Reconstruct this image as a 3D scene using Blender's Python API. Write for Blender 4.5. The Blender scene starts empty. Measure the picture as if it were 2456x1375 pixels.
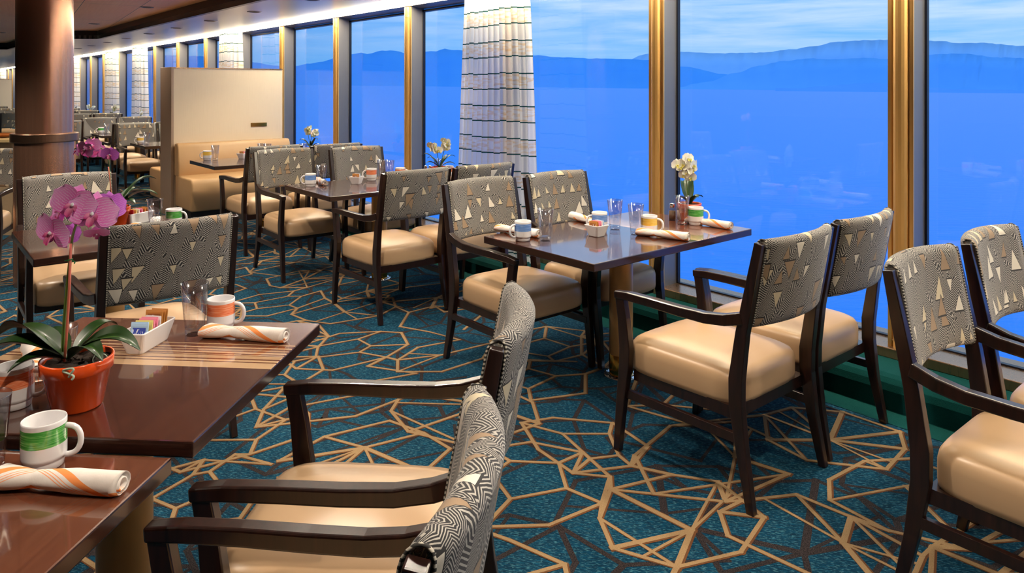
import bpy, math, random
from math import sin, cos, pi, radians, sqrt, atan2
from mathutils import Vector, Matrix, Euler

SC = bpy.context.scene
COL = SC.collection

# ------------------------------------------------------------------ camera
FPX = 1757.0            # focal length in pixels of the 2456 px wide frame
HORY = 207.0            # eye level row
EYE = 1.495
cam_d = bpy.data.cameras.new('camera')
cam_d.sensor_width = 36.0
cam_d.lens = FPX / 2456.0 * 36.0
cam_d.shift_y = -(687.5 - HORY) / 2456.0
cam_d.clip_start = 0.02
cam_d.clip_end = 90000
cam = bpy.data.objects.new('camera', cam_d)
COL.objects.link(cam)
cam.location = (0, 0, EYE)
cam.rotation_euler = (pi / 2, 0, 0)
SC.camera = cam

SC.view_settings.view_transform = 'Standard'
SC.view_settings.look = 'None'
SC.view_settings.gamma = 1.0
SC.view_settings.exposure = 0.0
try:
    SC.view_settings.use_curve_mapping = False
except Exception:
    pass
SC.cycles.max_bounces = 8
SC.cycles.diffuse_bounces = 4
SC.cycles.glossy_bounces = 4
SC.cycles.transmission_bounces = 8
SC.cycles.transparent_max_bounces = 16
SC.cycles.caustics_reflective = False
SC.cycles.caustics_refractive = False
SC.cycles.sample_clamp_indirect = 6.0
SC.cycles.use_denoising = True

# light levels (tuned)
P_SOFFIT = 44.0         # downlights over the window tables
P_CEIL = 118.0           # downlights in the timber ceiling
STRIP = 46.0             # the cove light
SKY = 1.12

TH = radians(39.98)     # the window wall runs at 40 degrees to the view
CT, ST = cos(TH), sin(TH)
def W(n, d):            # n: distance towards the windows, d: distance along the window wall
    return (CT * n - ST * d, ST * n + CT * d)
def at(px, py, h):      # photo pixel on the level h -> x, y
    z = FPX * (EYE - h) / (py - HORY)
    return ((px - 1228.0) / FPX * z, z)
def to_nd(x, y):
    return (CT * x + ST * y, -ST * x + CT * y)

# ------------------------------------------------------------------ node helpers
class G:
    def __init__(self, tree):
        self.t = tree; self.n = tree.nodes; self.l = tree.links
    def new(self, typ, **kw):
        nd = self.n.new(typ)
        for k, v in kw.items(): setattr(nd, k, v)
        return nd
    def put(self, sock, v):
        if isinstance(v, bpy.types.NodeSocket): self.l.new(v, sock)
        elif v is not None: sock.default_value = v
    def m(self, op, a, b=None, c=None, clamp=False):
        nd = self.new('ShaderNodeMath', operation=op, use_clamp=clamp)
        self.put(nd.inputs[0], a)
        if b is not None: self.put(nd.inputs[1], b)
        if c is not None: self.put(nd.inputs[2], c)
        return nd.outputs[0]
    def mix(self, f, a, b, blend='MIX'):
        nd = self.new('ShaderNodeMix', data_type='RGBA', blend_type=blend)
        self.put(nd.inputs[0], f); self.put(nd.inputs[6], a); self.put(nd.inputs[7], b)
        return nd.outputs[2]
    def sep(self, v):
        nd = self.new('ShaderNodeSeparateXYZ'); self.put(nd.inputs[0], v); return nd.outputs
    def comb(self, x, y, z):
        nd = self.new('ShaderNodeCombineXYZ')
        self.put(nd.inputs[0], x); self.put(nd.inputs[1], y); self.put(nd.inputs[2], z)
        return nd.outputs[0]
    def noise(self, vec, scale, detail=2.0, rough=.5, dist=0.0):
        nd = self.new('ShaderNodeTexNoise')
        if vec is not None: self.put(nd.inputs['Vector'], vec)
        self.put(nd.inputs['Scale'], scale); self.put(nd.inputs['Detail'], detail)
        self.put(nd.inputs['Roughness'], rough); self.put(nd.inputs['Distortion'], dist)
        return nd.outputs['Fac']
    def white(self, vec):
        nd = self.new('ShaderNodeTexWhiteNoise', noise_dimensions='3D'); self.put(nd.inputs['Vector'], vec)
        return nd.outputs['Value'], nd.outputs['Color']
    def ramp(self, fac, stops, interp='LINEAR'):
        nd = self.new('ShaderNodeValToRGB'); self.put(nd.inputs[0], fac)
        cr = nd.color_ramp; cr.interpolation = interp
        while len(cr.elements) < len(stops): cr.elements.new(.5)
        for e, (p, c) in zip(cr.elements, stops):
            e.position = p; e.color = c if len(c) == 4 else (*c, 1)
        return nd.outputs[0]
    def mapr(self, v, a, b, c, d):
        nd = self.new('ShaderNodeMapRange'); self.put(nd.inputs[0], v)
        for i, q in enumerate((a, b, c, d)): nd.inputs[i + 1].default_value = q
        return nd.outputs[0]
    def obj(self): return self.new('ShaderNodeTexCoord').outputs['Object']
    def uv(self): return self.new('ShaderNodeTexCoord').outputs['UV']
    def scale(self, v, s):
        nd = self.new('ShaderNodeVectorMath', operation='MULTIPLY')
        self.put(nd.inputs[0], v); nd.inputs[1].default_value = s; return nd.outputs[0]
    def bump(self, h, strength=.3, dist=.002):
        nd = self.new('ShaderNodeBump'); self.put(nd.inputs['Height'], h)
        nd.inputs['Strength'].default_value = strength; nd.inputs['Distance'].default_value = dist
        return nd.outputs[0]

def lin(r, g, b):
    f = lambda c: (c / 255 / 12.92) if c / 255 <= .04045 else ((c / 255 + .055) / 1.055) ** 2.4
    return (f(r), f(g), f(b), 1)

def mat(name, color=(.5, .5, .5, 1), rough=.5, metal=0.0, **kw):
    m = bpy.data.materials.new(name); m.use_nodes = True
    g = G(m.node_tree); b = m.node_tree.nodes['Principled BSDF']
    b.inputs['Base Color'].default_value = color
    b.inputs['Roughness'].default_value = rough
    b.inputs['Metallic'].default_value = metal
    for k, v in kw.items(): b.inputs[k.replace('_', ' ')].default_value = v
    return m, g, b

def plain(name, color, rough=.5, metal=0.0, var=.06, scale=30, **kw):
    """a one-colour material with a little procedural mottling"""
    m, g, b = mat(name, color, rough, metal, **kw)
    n = g.noise(g.obj(), scale, 3)
    c2 = tuple(max(0, c * (1 - var * 2)) for c in color[:3]) + (1,)
    c1 = tuple(min(1, c * (1 + var)) for c in color[:3]) + (1,)
    g.put(b.inputs['Base Color'], g.mix(n, c2, c1))
    return m

# ------------------------------------------------------------------ world
wd = bpy.data.worlds.new('sky'); SC.world = wd; wd.use_nodes = True
g = G(wd.node_tree); bg = wd.node_tree.nodes['Background']
dirv = g.new('ShaderNodeTexCoord').outputs['Generated']
s = g.sep(dirv)
el = s[2]
az = g.m('ARCTAN2', s[0], s[1])
base = g.ramp(g.mapr(el, -0.02, 0.9, 0, 1), [(0.0, lin(96, 178, 255)), (.10, lin(88, 172, 255)), (.35, lin(104, 182, 255)), (1, lin(84, 150, 250))])
bright = g.mapr(az, -.45, .6, 0, 1)
base = g.mix(bright, base, g.mix(.55, base, lin(160, 216, 255)))
cv = g.comb(g.m('MULTIPLY', az, 3.2), g.m('MULTIPLY', el, 34), 0)
cl = g.noise(cv, 1.6, 6, .6, .4)
cl2 = g.noise(g.comb(g.m('MULTIPLY', az, 9), g.m('MULTIPLY', el, 80), 3.0), 1.5, 4, .6)
cf = g.m('MULTIPLY', g.ramp(cl, [(.30, (0, 0, 0)), (.72, (1, 1, 1))]), .85)
cf = g.m('ADD', cf, g.m('MULTIPLY', g.m('SUBTRACT', cl2, .5), .3), clamp=True)
cf = g.m('MULTIPLY', cf, g.mapr(el, 0.0, .12, .15, 1))
cf = g.m('MULTIPLY', cf, g.mapr(az, -.4, .35, .35, 1))
col = g.mix(cf, base, (.86, .95, 1.05, 1))
g.put(bg.inputs[0], col); bg.inputs[1].default_value = SKY

# ------------------------------------------------------------------ mesh helpers
class MB:
    """collects geometry for one mesh"""
    def __init__(self):
        self.v = []; self.f = []; self.fm = []; self.uv = []; self.sm = []
    def quad(self, a, b, c, d, m=0, uvs=None, smooth=False):
        i = len(self.v); self.v += [a, b, c, d]; self.f.append((i, i + 1, i + 2, i + 3))
        self.fm.append(m); self.uv.append(uvs); self.sm.append(smooth)
    def tri(self, a, b, c, m=0):
        i = len(self.v); self.v += [a, b, c]; self.f.append((i, i + 1, i + 2))
        self.fm.append(m); self.uv.append(None); self.sm.append(False)
    def loops(self, L, closed=True, m=0, smooth=True, cap0=False, cap1=False, uvf=None, mf=None):
        """skin a list of loops (equal point counts)"""
        i0 = len(self.v); n = len(L[0])
        for lp in L: self.v += [tuple(p) for p in lp]
        for j in range(len(L) - 1):
            for k in range(n if closed else n - 1):
                k2 = (k + 1) % n
                self.f.append((i0 + j * n + k, i0 + j * n + k2, i0 + (j + 1) * n + k2, i0 + (j + 1) * n + k))
                self.fm.append(mf(j, k) if mf else m); self.sm.append(smooth)
                self.uv.append([uvf(j, k), uvf(j, k + 1), uvf(j + 1, k + 1), uvf(j + 1, k)] if uvf else None)
        if cap0:
            self.f.append(tuple(i0 + k for k in range(n - 1, -1, -1))); self.fm.append(mf(0, 0) if mf else m)
            self.sm.append(False); self.uv.append(None)
        if cap1:
            b = i0 + (len(L) - 1) * n
            self.f.append(tuple(b + k for k in range(n))); self.fm.append(mf(len(L) - 2, 0) if mf else m)
            self.sm.append(False); self.uv.append(None)
    def box(self, x0, x1, y0, y1, z0, z1, m=0, M=None):
        P = [(x0, y0, z0), (x1, y0, z0), (x1, y1, z0), (x0, y1, z0), (x0, y0, z1), (x1, y0, z1), (x1, y1, z1), (x0, y1, z1)]
        if M is not None: P = [tuple(M @ Vector(p)) for p in P]
        i = len(self.v); self.v += P
        for q in ((0, 3, 2, 1), (4, 5, 6, 7), (0, 1, 5, 4), (1, 2, 6, 5), (2, 3, 7, 6), (3, 0, 4, 7)):
            self.f.append(tuple(i + k for k in q)); self.fm.append(m); self.uv.append(None); self.sm.append(False)
    def prism(self, poly, z0, z1, m=0, mtop=None):
        n = len(poly); i = len(self.v)
        self.v += [(x, y, z0) for x, y in poly] + [(x, y, z1) for x, y in poly]
        for k in range(n):
            k2 = (k + 1) % n
            self.f.append((i + k, i + k2, i + n + k2, i + n + k)); self.fm.append(m); self.uv.append(None); self.sm.append(False)
        self.f.append(tuple(i + k for k in range(n - 1, -1, -1))); self.fm.append(m); self.uv.append(None); self.sm.append(False)
        self.f.append(tuple(i + n + k for k in range(n))); self.fm.append(m if mtop is None else mtop); self.uv.append(None); self.sm.append(False)
    def lathe(self, prof, seg=32, c=(0, 0), m=0, mf=None, rf=None, smooth=True, cap0=False, cap1=False):
        L = []
        for r, z in prof:
            L.append([(c[0] + (r * (rf(2 * pi * k / seg, z) if rf else 1)) * cos(2 * pi * k / seg),
                       c[1] + (r * (rf(2 * pi * k / seg, z) if rf else 1)) * sin(2 * pi * k / seg), z) for k in range(seg)])
        self.loops(L, True, m, smooth, cap0, cap1, mf=mf)
    def tube(self, pts, r, seg=8, m=0, caps=True):
        pts = [Vector(p) for p in pts]; n = len(pts)
        rr = r if isinstance(r, (list, tuple)) else [r] * n
        L = []; up = Vector((0, 0, 1)); prev = None
        for i, p in enumerate(pts):
            t = (pts[min(i + 1, n - 1)] - pts[max(i - 1, 0)]).normalized()
            if prev is None:
                a = t.cross(up)
                if a.length < .05: a = t.cross(Vector((1, 0, 0)))
                a.normalize()
            else:
                a = (prev - t * prev.dot(t))
                if a.length < 1e-6: a = t.cross(up)
                a.normalize()
            prev = a; b = t.cross(a)
            L.append([p + (a * cos(2 * pi * k / seg) + b * sin(2 * pi * k / seg)) * rr[i] for k in range(seg)])
        self.loops(L, True, m, True, caps, caps)
    def bar(self, pts, sec, m=0, side=(1, 0, 0)):
        """rectangular section swept along points; sec: (width along side, width across)"""
        pts = [Vector(p) for p in pts]; n = len(pts); S = Vector(side); L = []
        for i, p in enumerate(pts):
            t = (pts[min(i + 1, n - 1)] - pts[max(i - 1, 0)]).normalized()
            q = t.cross(S).normalized(); w, h = sec[i] if isinstance(sec, list) else sec
            L.append([p + S * (w / 2 * a) + q * (h / 2 * b) for a, b in ((-1, -1), (1, -1), (1, 1), (-1, 1))])
        self.loops(L, True, m, False, True, True)
    def build(self, name, mats, parent=None, bevel=0, seg=2, subsurf=0, merge=False):
        me = bpy.data.meshes.new(name)
        me.from_pydata([tuple(p) for p in self.v], [], self.f)
        for m_ in (mats if isinstance(mats, (list, tuple)) else [mats]): me.materials.append(m_)
        me.polygons.foreach_set('material_index', self.fm)
        me.polygons.foreach_set('use_smooth', self.sm)
        if any(u is not None for u in self.uv):
            ul = me.uv_layers.new(name='uv').data; li = 0
            for f, u in zip(self.f, self.uv):
                for k in range(len(f)):
                    if u is not None: ul[li].uv = u[k]
                    li += 1
        me.validate(); me.update()
        import bmesh
        bm = bmesh.new(); bm.from_mesh(me)
        if merge: bmesh.ops.remove_doubles(bm, verts=bm.verts, dist=1e-5)
        bmesh.ops.recalc_face_normals(bm, faces=bm.faces)
        bm.to_mesh(me); bm.free()
        o = bpy.data.objects.new(name, me); COL.objects.link(o)
        if parent is not None: o.parent = parent
        if bevel:
            b = o.modifiers.new('bevel', 'BEVEL'); b.width = bevel; b.segments = seg; b.limit_method = 'ANGLE'
            b.angle_limit = radians(40); b.harden_normals = False
        if subsurf:
            b = o.modifiers.new('subsurf', 'SUBSURF'); b.levels = subsurf; b.render_levels = subsurf
        return o

def tag(o, label=None, cat=None, group=None, kind=None):
    if label: o['label'] = label
    if cat: o['category'] = cat
    if group: o['group'] = group
    if kind: o['kind'] = kind
    return o
def empty(name, xy=(0, 0), z=0, rz=0):
    o = bpy.data.objects.new(name, None); COL.objects.link(o)
    o.location = (xy[0], xy[1], z); o.rotation_euler = (0, 0, rz); o.empty_display_size = .1
    return o
KIDS = {}
def copy_tree(o, parent=None):
    c = o.copy(); COL.objects.link(c)
    if parent is not None: c.parent = parent
    for ch in KIDS.get(o.name, None) or list(o.children): copy_tree(ch, c)
    return c
def place(o, xy, z, rz, label, group=None):
    o.location = (xy[0], xy[1], z); o.rotation_euler = (0, 0, rz)
    o['label'] = label
    if group: o['group'] = group
    elif 'group' in o: del o['group']
    return o
class Proto:
    """first use takes the built thing, later uses copy it with its parts"""
    def __init__(self, make): self.make = make; self.o = None
    def get(self):
        if self.o is None: self.o = self.make(); return self.o
        return copy_tree(self.o)
def struct(o): o['kind'] = 'structure'; return o

# ------------------------------------------------------------------ materials
# dark stained wood of chairs
m, g, b = mat('dark_wood', rough=.28)
oc = g.scale(g.obj(), (30, 30, 3)); n = g.noise(oc, 2.0, 4, .6)
g.put(b.inputs['Base Color'], g.ramp(n, [(.3, lin(16, 8, 6)), (.7, lin(44, 22, 16))]))
b.inputs['Coat Weight'].default_value = .35; b.inputs['Coat Roughness'].default_value = .15
DARKWOOD = m
# vinyl
def vinyl(name, c1, c2, rough=.34):
    m, g, b = mat(name, rough=rough)
    n = g.noise(g.obj(), 5, 2); g.put(b.inputs['Base Color'], g.mix(n, c1, c2))
    h = g.noise(g.obj(), 420, 2); g.put(b.inputs['Normal'], g.bump(h, .08, .0006))
    return m
VINYL = vinyl('beige_vinyl', lin(178, 146, 112), lin(194, 162, 126))
VINYL2 = vinyl('booth_vinyl', lin(196, 158, 112), lin(206, 168, 122), .4)

# zigzag upholstery
m, g, b = mat('zigzag_fabric', rough=.85)
uv = g.uv(); su = g.sep(uv)
rnd = g.new('ShaderNodeObjectInfo').outputs['Random']
u = g.m('ADD', su[0], g.m('MULTIPLY', rnd, 3.7)); v = g.m('ADD', su[1], g.m('MULTIPLY', rnd, 1.9))
uvw = g.comb(u, v, 0)
pp = lambda e: g.m('PINGPONG', e, 1.0)
t1 = g.m('MULTIPLY', pp(g.m('DIVIDE', u, .026)), .040)
t2 = g.m('ADD', g.m('MULTIPLY', pp(g.m('ADD', g.m('MULTIPLY', u, 13), g.m('MULTIPLY', v, 11))), .060), -.014)
t3 = g.m('ADD', g.m('MULTIPLY', pp(g.m('ADD', g.m('MULTIPLY', u, 9), g.m('MULTIPLY', v, -14))), .050), .004)
t4 = g.m('MULTIPLY', pp(g.m('ADD', g.m('MULTIPLY', u, 31), g.m('MULTIPLY', v, 6))), .022)
f = g.m('ADD', v, g.m('MAXIMUM', g.m('MINIMUM', g.m('ADD', t1, .004), t2), g.m('MINIMUM', t4, t3)))
wob = g.m('MULTIPLY', g.m('SUBTRACT', g.noise(uvw, 160, 1), .5), .0012)
st = g.m('FRACT', g.m('DIVIDE', g.m('ADD', f, wob), .0070))
line = g.m('LESS_THAN', st, .40)
fab = g.mix(line, lin(34, 34, 37), lin(172, 168, 160))
def tri_layer(cellw, cellh, ox, oy, thr, smin, smax):
    cu = g.m('ADD', g.m('DIVIDE', u, cellw), ox); cvv = g.m('ADD', g.m('DIVIDE', v, cellh), oy)
    iu = g.m('FLOOR', cu); iv = g.m('FLOOR', cvv)
    wv, wc = g.white(g.comb(iu, iv, ox * 7)); r = g.sep(wc)
    x = g.m('SUBTRACT', g.m('FRACT', cu), .5); y = g.m('SUBTRACT', g.m('FRACT', cvv), .5)
    x = g.m('ADD', x, g.m('MULTIPLY', g.m('SUBTRACT', r[1], .5), .3))
    flip = g.m('SUBTRACT', g.m('MULTIPLY', g.m('GREATER_THAN', r[0], .5), 2), 1)
    y = g.m('MULTIPLY', y, flip)
    x = g.m('ADD', x, g.m('MULTIPLY', y, g.m('MULTIPLY', g.m('SUBTRACT', r[2], .5), .9)))
    t = g.m('MAXIMUM', g.m('ADD', g.m('MULTIPLY', g.m('ABSOLUTE', x), 2.3), y), g.m('MULTIPLY', y, -1))
    s_ = g.m('ADD', g.m('MULTIPLY', g.m('FRACT', g.m('MULTIPLY', wv, 7.31)), smax - smin), smin)
    s_ = g.m('MULTIPLY', s_, g.m('GREATER_THAN', wv, thr))
    ins = g.m('LESS_THAN', t, s_); out = g.m('MULTIPLY', g.m('LESS_THAN', t, g.m('ADD', s_, .05)), g.m('GREATER_THAN', wv, thr))
    return ins, out, g.m('FRACT', g.m('MULTIPLY', wv, 13.7))
for args in ((.066, .085, .13, .37, .42, .20, .42), (.11, .12, .61, .83, .62, .16, .34)):
    ins, out, rr = tri_layer(*args)
    fab = g.mix(out, fab, lin(38, 37, 38))
    tcol = g.ramp(rr, [(0, lin(150, 126, 100)), (.35, lin(150, 126, 100)), (.36, lin(196, 184, 156)), (.72, lin(196, 184, 156)), (.73, lin(214, 208, 194))], 'CONSTANT')
    fab = g.mix(ins, fab, tcol)
g.put(b.inputs['Base Color'], fab)
g.put(b.inputs['Normal'], g.bump(g.noise(uvw, 900, 1), .25, .0006))
b.inputs['Sheen Weight'].default_value = .15
FABRIC = m
m, g, b = mat('piping_cord', rough=.8)
oc = g.sep(g.obj()); cz = g.m('FRACT', g.m('MULTIPLY', oc[2], 110))
g.put(b.inputs['Base Color'], g.mix(g.m('LESS_THAN', cz, .5), lin(50, 48, 46), lin(190, 184, 170)))
PIPING = m

# table top wood
def table_wood(name, axis, s0, s1, all_light=False):
    """glossy mahogany with a band of pale inlaid lines across local axis between s0 and s1"""
    m, g, b = mat(name, rough=.22)
    oc = g.obj(); s = g.sep(oc)
    gv = g.scale(oc, (3, 60, 3) if axis == 0 else (60, 3, 3))
    n = g.noise(gv, 1.5, 5, .65)
    wood = g.ramp(n, [(.25, lin(50, 25, 17)), (.75, lin(76, 42, 29))])
    q = g.m('DIVIDE', g.m('SUBTRACT', s[axis], s0), s1 - s0)
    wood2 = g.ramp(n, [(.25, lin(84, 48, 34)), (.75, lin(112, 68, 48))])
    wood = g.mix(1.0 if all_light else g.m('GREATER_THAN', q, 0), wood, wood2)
    k = g.ramp(q, [(0.0, (0, 0, 0)), (0.001, (1, 1, 1)), (.20, (0, 0, 0)), (.235, (1, 1, 1)), (.30, (0, 0, 0)), (.345, (.8, .8, .8)), (.45, (0, 0, 0)),
                   (.48, (1, 1, 1)), (.50, (0, 0, 0)), (.55, (.9, .9, .9)), (.60, (0, 0, 0)), (.66, (.7, .7, .7)), (.69, (0, 0, 0)), (.76, (1, 1, 1)), (.80, (0, 0, 0)),
                   (.90, (.8, .8, .8)), (.94, (0, 0, 0))], 'CONSTANT')
    inb = g.m('MULTIPLY', g.m('GREATER_THAN', q, 0), g.m('LESS_THAN', q, 1))
    g.put(b.inputs['Base Color'], g.mix(g.m('MULTIPLY', k, inb), wood, lin(190, 158, 122)))
    g.put(b.inputs['Normal'], g.bump(n, .05, .0005))
    b.inputs['Coat Weight'].default_value = .9; b.inputs['Coat Roughness'].default_value = .06
    b.inputs['Coat IOR'].default_value = 1.85
    return m
EDGEWOOD, g, b = mat('table_edge_wood', rough=.25)
n = g.noise(g.scale(g.obj(), (6, 6, 120)), 1.5, 4, .6)
g.put(b.inputs['Base Color'], g.ramp(n, [(.3, lin(24, 12, 9)), (.7, lin(60, 32, 24))]))
b.inputs['Coat Weight'].default_value = .5; b.inputs['Coat Roughness'].default_value = .12

def brushed(name, c1, c2, rough=.3, metal=1.0, sc=(1, 1, 90), aniso=0.0):
    m, g, b = mat(name, rough=rough, metal=metal)
    n = g.noise(g.scale(g.obj(), sc), 3, 4, .6)
    g.put(b.inputs['Base Color'], g.mix(n, c1, c2))
    g.put(b.inputs['Roughness'], g.mapr(n, 0, 1, rough * .8, rough * 1.25))
    b.inputs['Anisotropic'].default_value = aniso
    return m
BRONZE = brushed('bronze_column', lin(172, 124, 100), lin(196, 150, 124), .24, .85, (70, 70, .5))
BRONZE2 = brushed('bronze_ring', lin(120, 92, 74), lin(140, 108, 88), .35, 1)
GOLD = brushed('gold_mullion', lin(230, 180, 108), lin(238, 190, 116), .34, .6, (4, 4, .2))
GREYMETAL = brushed('grey_frame', lin(128, 124, 122), lin(140, 136, 134), .42, .55, (40, 40, 1))
SOFFITM = brushed('soffit_metal', lin(168, 164, 156), lin(184, 178, 168), .32, .6, (2, 70, 1))
SILLM = brushed('sill_metal', lin(150, 118, 88), lin(170, 136, 104), .28, .8, (30, 30, 1))
BRASS = brushed('brass', lin(200, 150, 60), lin(225, 175, 85), .15, 1)
CHROME = plain('chrome', lin(225, 228, 232), .08, 1.0, .02)
TAN = plain('tan_pedestal', lin(196, 148, 92), .32, .35, .04)
CAPM = plain('booth_end_cap', lin(170, 146, 124), .4, .1, .04)
m, g, b = mat('booth_panel', rough=.6)
n = g.noise(g.scale(g.obj(), (240, 240, 3)), 1.5, 3)
g.put(b.inputs['Base Color'], g.mix(n, lin(222, 202, 172), lin(238, 220, 192)))
PANEL = m
FASCIA = plain('dark_fascia', lin(46, 46, 48), .4, .3)
BLACKM = plain('black_recess', lin(10, 9, 8), .5)
GASKET = plain('window_gasket', lin(14, 18, 34), .4)

m, g, b = mat('timber_ceiling', rough=.42)
oc = g.obj(); a = radians(-7)
rot = g.new('ShaderNodeVectorRotate', rotation_type='Z_AXIS'); g.put(rot.inputs['Vector'], oc); rot.inputs['Angle'].default_value = radians(6)
s = g.sep(rot.outputs[0])
gx = g.m('FRACT', g.m('DIVIDE', s[0], .6)); gap = g.m('LESS_THAN', gx, .012)
gy = g.m('FRACT', g.m('DIVIDE', s[1], 2.4)); gap = g.m('MAXIMUM', gap, g.m('LESS_THAN', gy, .003))
wv, wc = g.white(g.comb(g.m('FLOOR', g.m('DIVIDE', s[0], .6)), g.m('FLOOR', g.m('DIVIDE', s[1], 2.4)), 0))
n = g.noise(g.comb(g.m('MULTIPLY', s[0], 40), s[1], wv), 1.2, 4, .6)
wood = g.ramp(g.m('ADD', g.m('MULTIPLY', n, .7), g.m('MULTIPLY', wv, .3)), [(.25, lin(234, 160, 112)), (.75, lin(250, 192, 142))])
g.put(b.inputs['Base Color'], g.mix(gap, wood, lin(40, 22, 14)))
CEILWOOD = m

# carpet
def carpet_mat(name, kind):
    m, g, b = mat(name, rough=.95)
    oc = g.obj()
    rot = g.new('ShaderNodeVectorRotate', rotation_type='Z_AXIS'); g.put(rot.inputs['Vector'], oc); rot.inputs['Angle'].default_value = radians(12)
    st = g.noise(g.scale(rot.outputs[0], (16, 110, 1)), 1.6, 4, .75)
    dash = g.noise(g.scale(rot.outputs[0], (60, 230, 1)), 1.0, 2, .6)
    fine = g.noise(oc, 420, 2, .7); big = g.noise(oc, 1.3, 3)
    if kind == 'teal':
        c = g.ramp(st, [(.32, lin(0, 20, 38)), (.50, lin(0, 48, 74)), (.62, lin(0, 72, 100)), (.78, lin(30, 104, 128))])
        c = g.mix(g.m('MULTIPLY', big, .5), c, lin(0, 44, 62))
        c = g.mix(g.m('MULTIPLY', g.ramp(dash, [(.56, (0, 0, 0)), (.60, (1, 1, 1))]), .42), c, lin(84, 138, 150))
    elif kind == 'beige':
        c = g.mix(fine, lin(106, 84, 60), lin(170, 142, 104))
    elif kind == 'brown':
        c = g.mix(g.m('GREATER_THAN', fine, .5), lin(20, 18, 22), lin(58, 50, 50))
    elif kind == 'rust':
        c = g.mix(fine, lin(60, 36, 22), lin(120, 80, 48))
    elif kind == 'green':
        c = g.mix(fine, lin(0, 34, 36), lin(0, 76, 74))
    g.put(b.inputs['Base Color'], c)
    g.put(b.inputs['Normal'], g.bump(fine, .6, .003))
    b.inputs['Specular IOR Level'].default_value = .15
    return m
C_TEAL, C_BEIGE, C_BROWN, C_GREEN, C_RUST = (carpet_mat('carpet_' + k, k) for k in ('teal', 'beige', 'brown', 'green', 'rust'))

# thin glass for the big panes and tumblers
def thin_glass(name, tint=(1, 1, 1, 1), ior=1.5, rough=0.0):
    m = bpy.data.materials.new(name); m.use_nodes = True; g = G(m.node_tree)
    m.node_tree.nodes.clear()
    out = g.new('ShaderNodeOutputMaterial')
    geo = g.new('ShaderNodeNewGeometry'); dt = g.new('ShaderNodeVectorMath', operation='DOT_PRODUCT')
    g.l.new(geo.outputs['Normal'], dt.inputs[0]); g.l.new(geo.outputs['Incoming'], dt.inputs[1])
    f0 = ((ior - 1) / (ior + 1)) ** 2
    c5 = g.m('POWER', g.m('SUBTRACT', 1.0, g.m('ABSOLUTE', dt.outputs['Value'])), 5.0)
    frs = g.m('ADD', g.m('MULTIPLY', c5, 1 - f0), f0, clamp=True)
    tr = g.new('ShaderNodeBsdfTransparent'); tr.inputs[0].default_value = tint
    gl = g.new('ShaderNodeBsdfGlossy'); gl.inputs['Roughness'].default_value = rough
    mx = g.new('ShaderNodeMixShader'); g.l.new(frs, mx.inputs[0]); g.l.new(tr.outputs[0], mx.inputs[1]); g.l.new(gl.outputs[0], mx.inputs[2])
    g.l.new(mx.outputs[0], out.inputs[0]); return m
PANE = thin_glass('window_glass', (.97, .985, 1, 1), 1.52)
TUMB = thin_glass('tumbler_wall', (.975, .975, .985, 1), 1.75, .04)
TUMBB = thin_glass('tumbler_base', (.90, .90, .94, 1), 2.3, .05)
TUMBR = thin_glass('tumbler_rim', (.92, .92, .96, 1), 3.0, .10)

CERAM, g, b = mat('white_ceramic', lin(238, 236, 238), .12)
g.put(b.inputs['Base Color'], g.mix(g.noise(g.obj(), 12, 2), lin(232, 230, 232), lin(244, 243, 244)))
b.inputs['Coat Weight'].default_value = .5
def band_mat(name, c1, c2, c3):
    m, g, b = mat(name, rough=.15)
    o = g.obj(); s = g.sep(o); ang = g.m('ARCTAN2', s[1], s[0])
    n = g.noise(g.comb(g.m('MULTIPLY', ang, .8), g.m('MULTIPLY', s[2], 420), 0), 1.0, 3, .6)
    g.put(b.inputs['Base Color'], g.ramp(n, [(.3, c1), (.5, c2), (.68, c3)])); b.inputs['Coat Weight'].default_value = .5
    return m
BANDS = {'orange': band_mat('orange_band', lin(232, 104, 60), lin(242, 138, 92), lin(250, 178, 140)),
         'green': band_mat('green_band', lin(44, 130, 44), lin(70, 165, 70), lin(140, 205, 120)),
         'blue': band_mat('blue_band', lin(84, 128, 205), lin(110, 155, 225), lin(165, 195, 238)),
         'yellow': band_mat('yellow_band', lin(240, 186, 50), lin(248, 206, 90), lin(252, 224, 140))}
m, g, b = mat('napkin_cloth', rough=.9)
su = g.sep(g.uv()); q = g.m('FRACT', g.m('ADD', g.m('MULTIPLY', g.m('ABSOLUTE', g.m('SUBTRACT', su[0], .34)), -1.9), g.m('MULTIPLY', su[1], 2)))
k = g.ramp(q, [(0, (0, 0, 0)), (.05, (1, 1, 1)), (.24, (0, 0, 0)), (.34, (.8, .8, .8)), (.37, (0, 0, 0)), (.42, (.8, .8, .8)), (.45, (0, 0, 0)), (.50, (.8, .8, .8)), (.53, (0, 0, 0))], 'CONSTANT')
only = g.m('GREATER_THAN', g.m('ADD', g.m('MULTIPLY', g.m('ABSOLUTE', g.m('SUBTRACT', su[0], .34)), -1.9), g.m('MULTIPLY', su[1], 2)), 0.0)
g.put(b.inputs['Base Color'], g.mix(g.m('MULTIPLY', k, only), g.mix(g.noise(g.obj(), 60, 2), lin(222, 212, 204), lin(240, 234, 228)), lin(246, 150, 82)))
g.put(b.inputs['Normal'], g.bump(g.noise(g.obj(), 40, 3), .35, .004))
NAPKIN = m
ORANGEPOT, g, b = mat('orange_pot', lin(248, 84, 22), .22); b.inputs['Coat Weight'].default_value = .4
g.put(b.inputs['Base Color'], g.mix(g.noise(g.obj(), 8), lin(246, 80, 18), lin(254, 98, 32)))
SOIL = plain('bark_soil', lin(52, 34, 22), .9, 0, .5, 120)
m, g, b = mat('orchid_leaf', rough=.35)
su = g.sep(g.uv()); rib = g.m('ABSOLUTE', g.m('SUBTRACT', su[1], .5))
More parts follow.
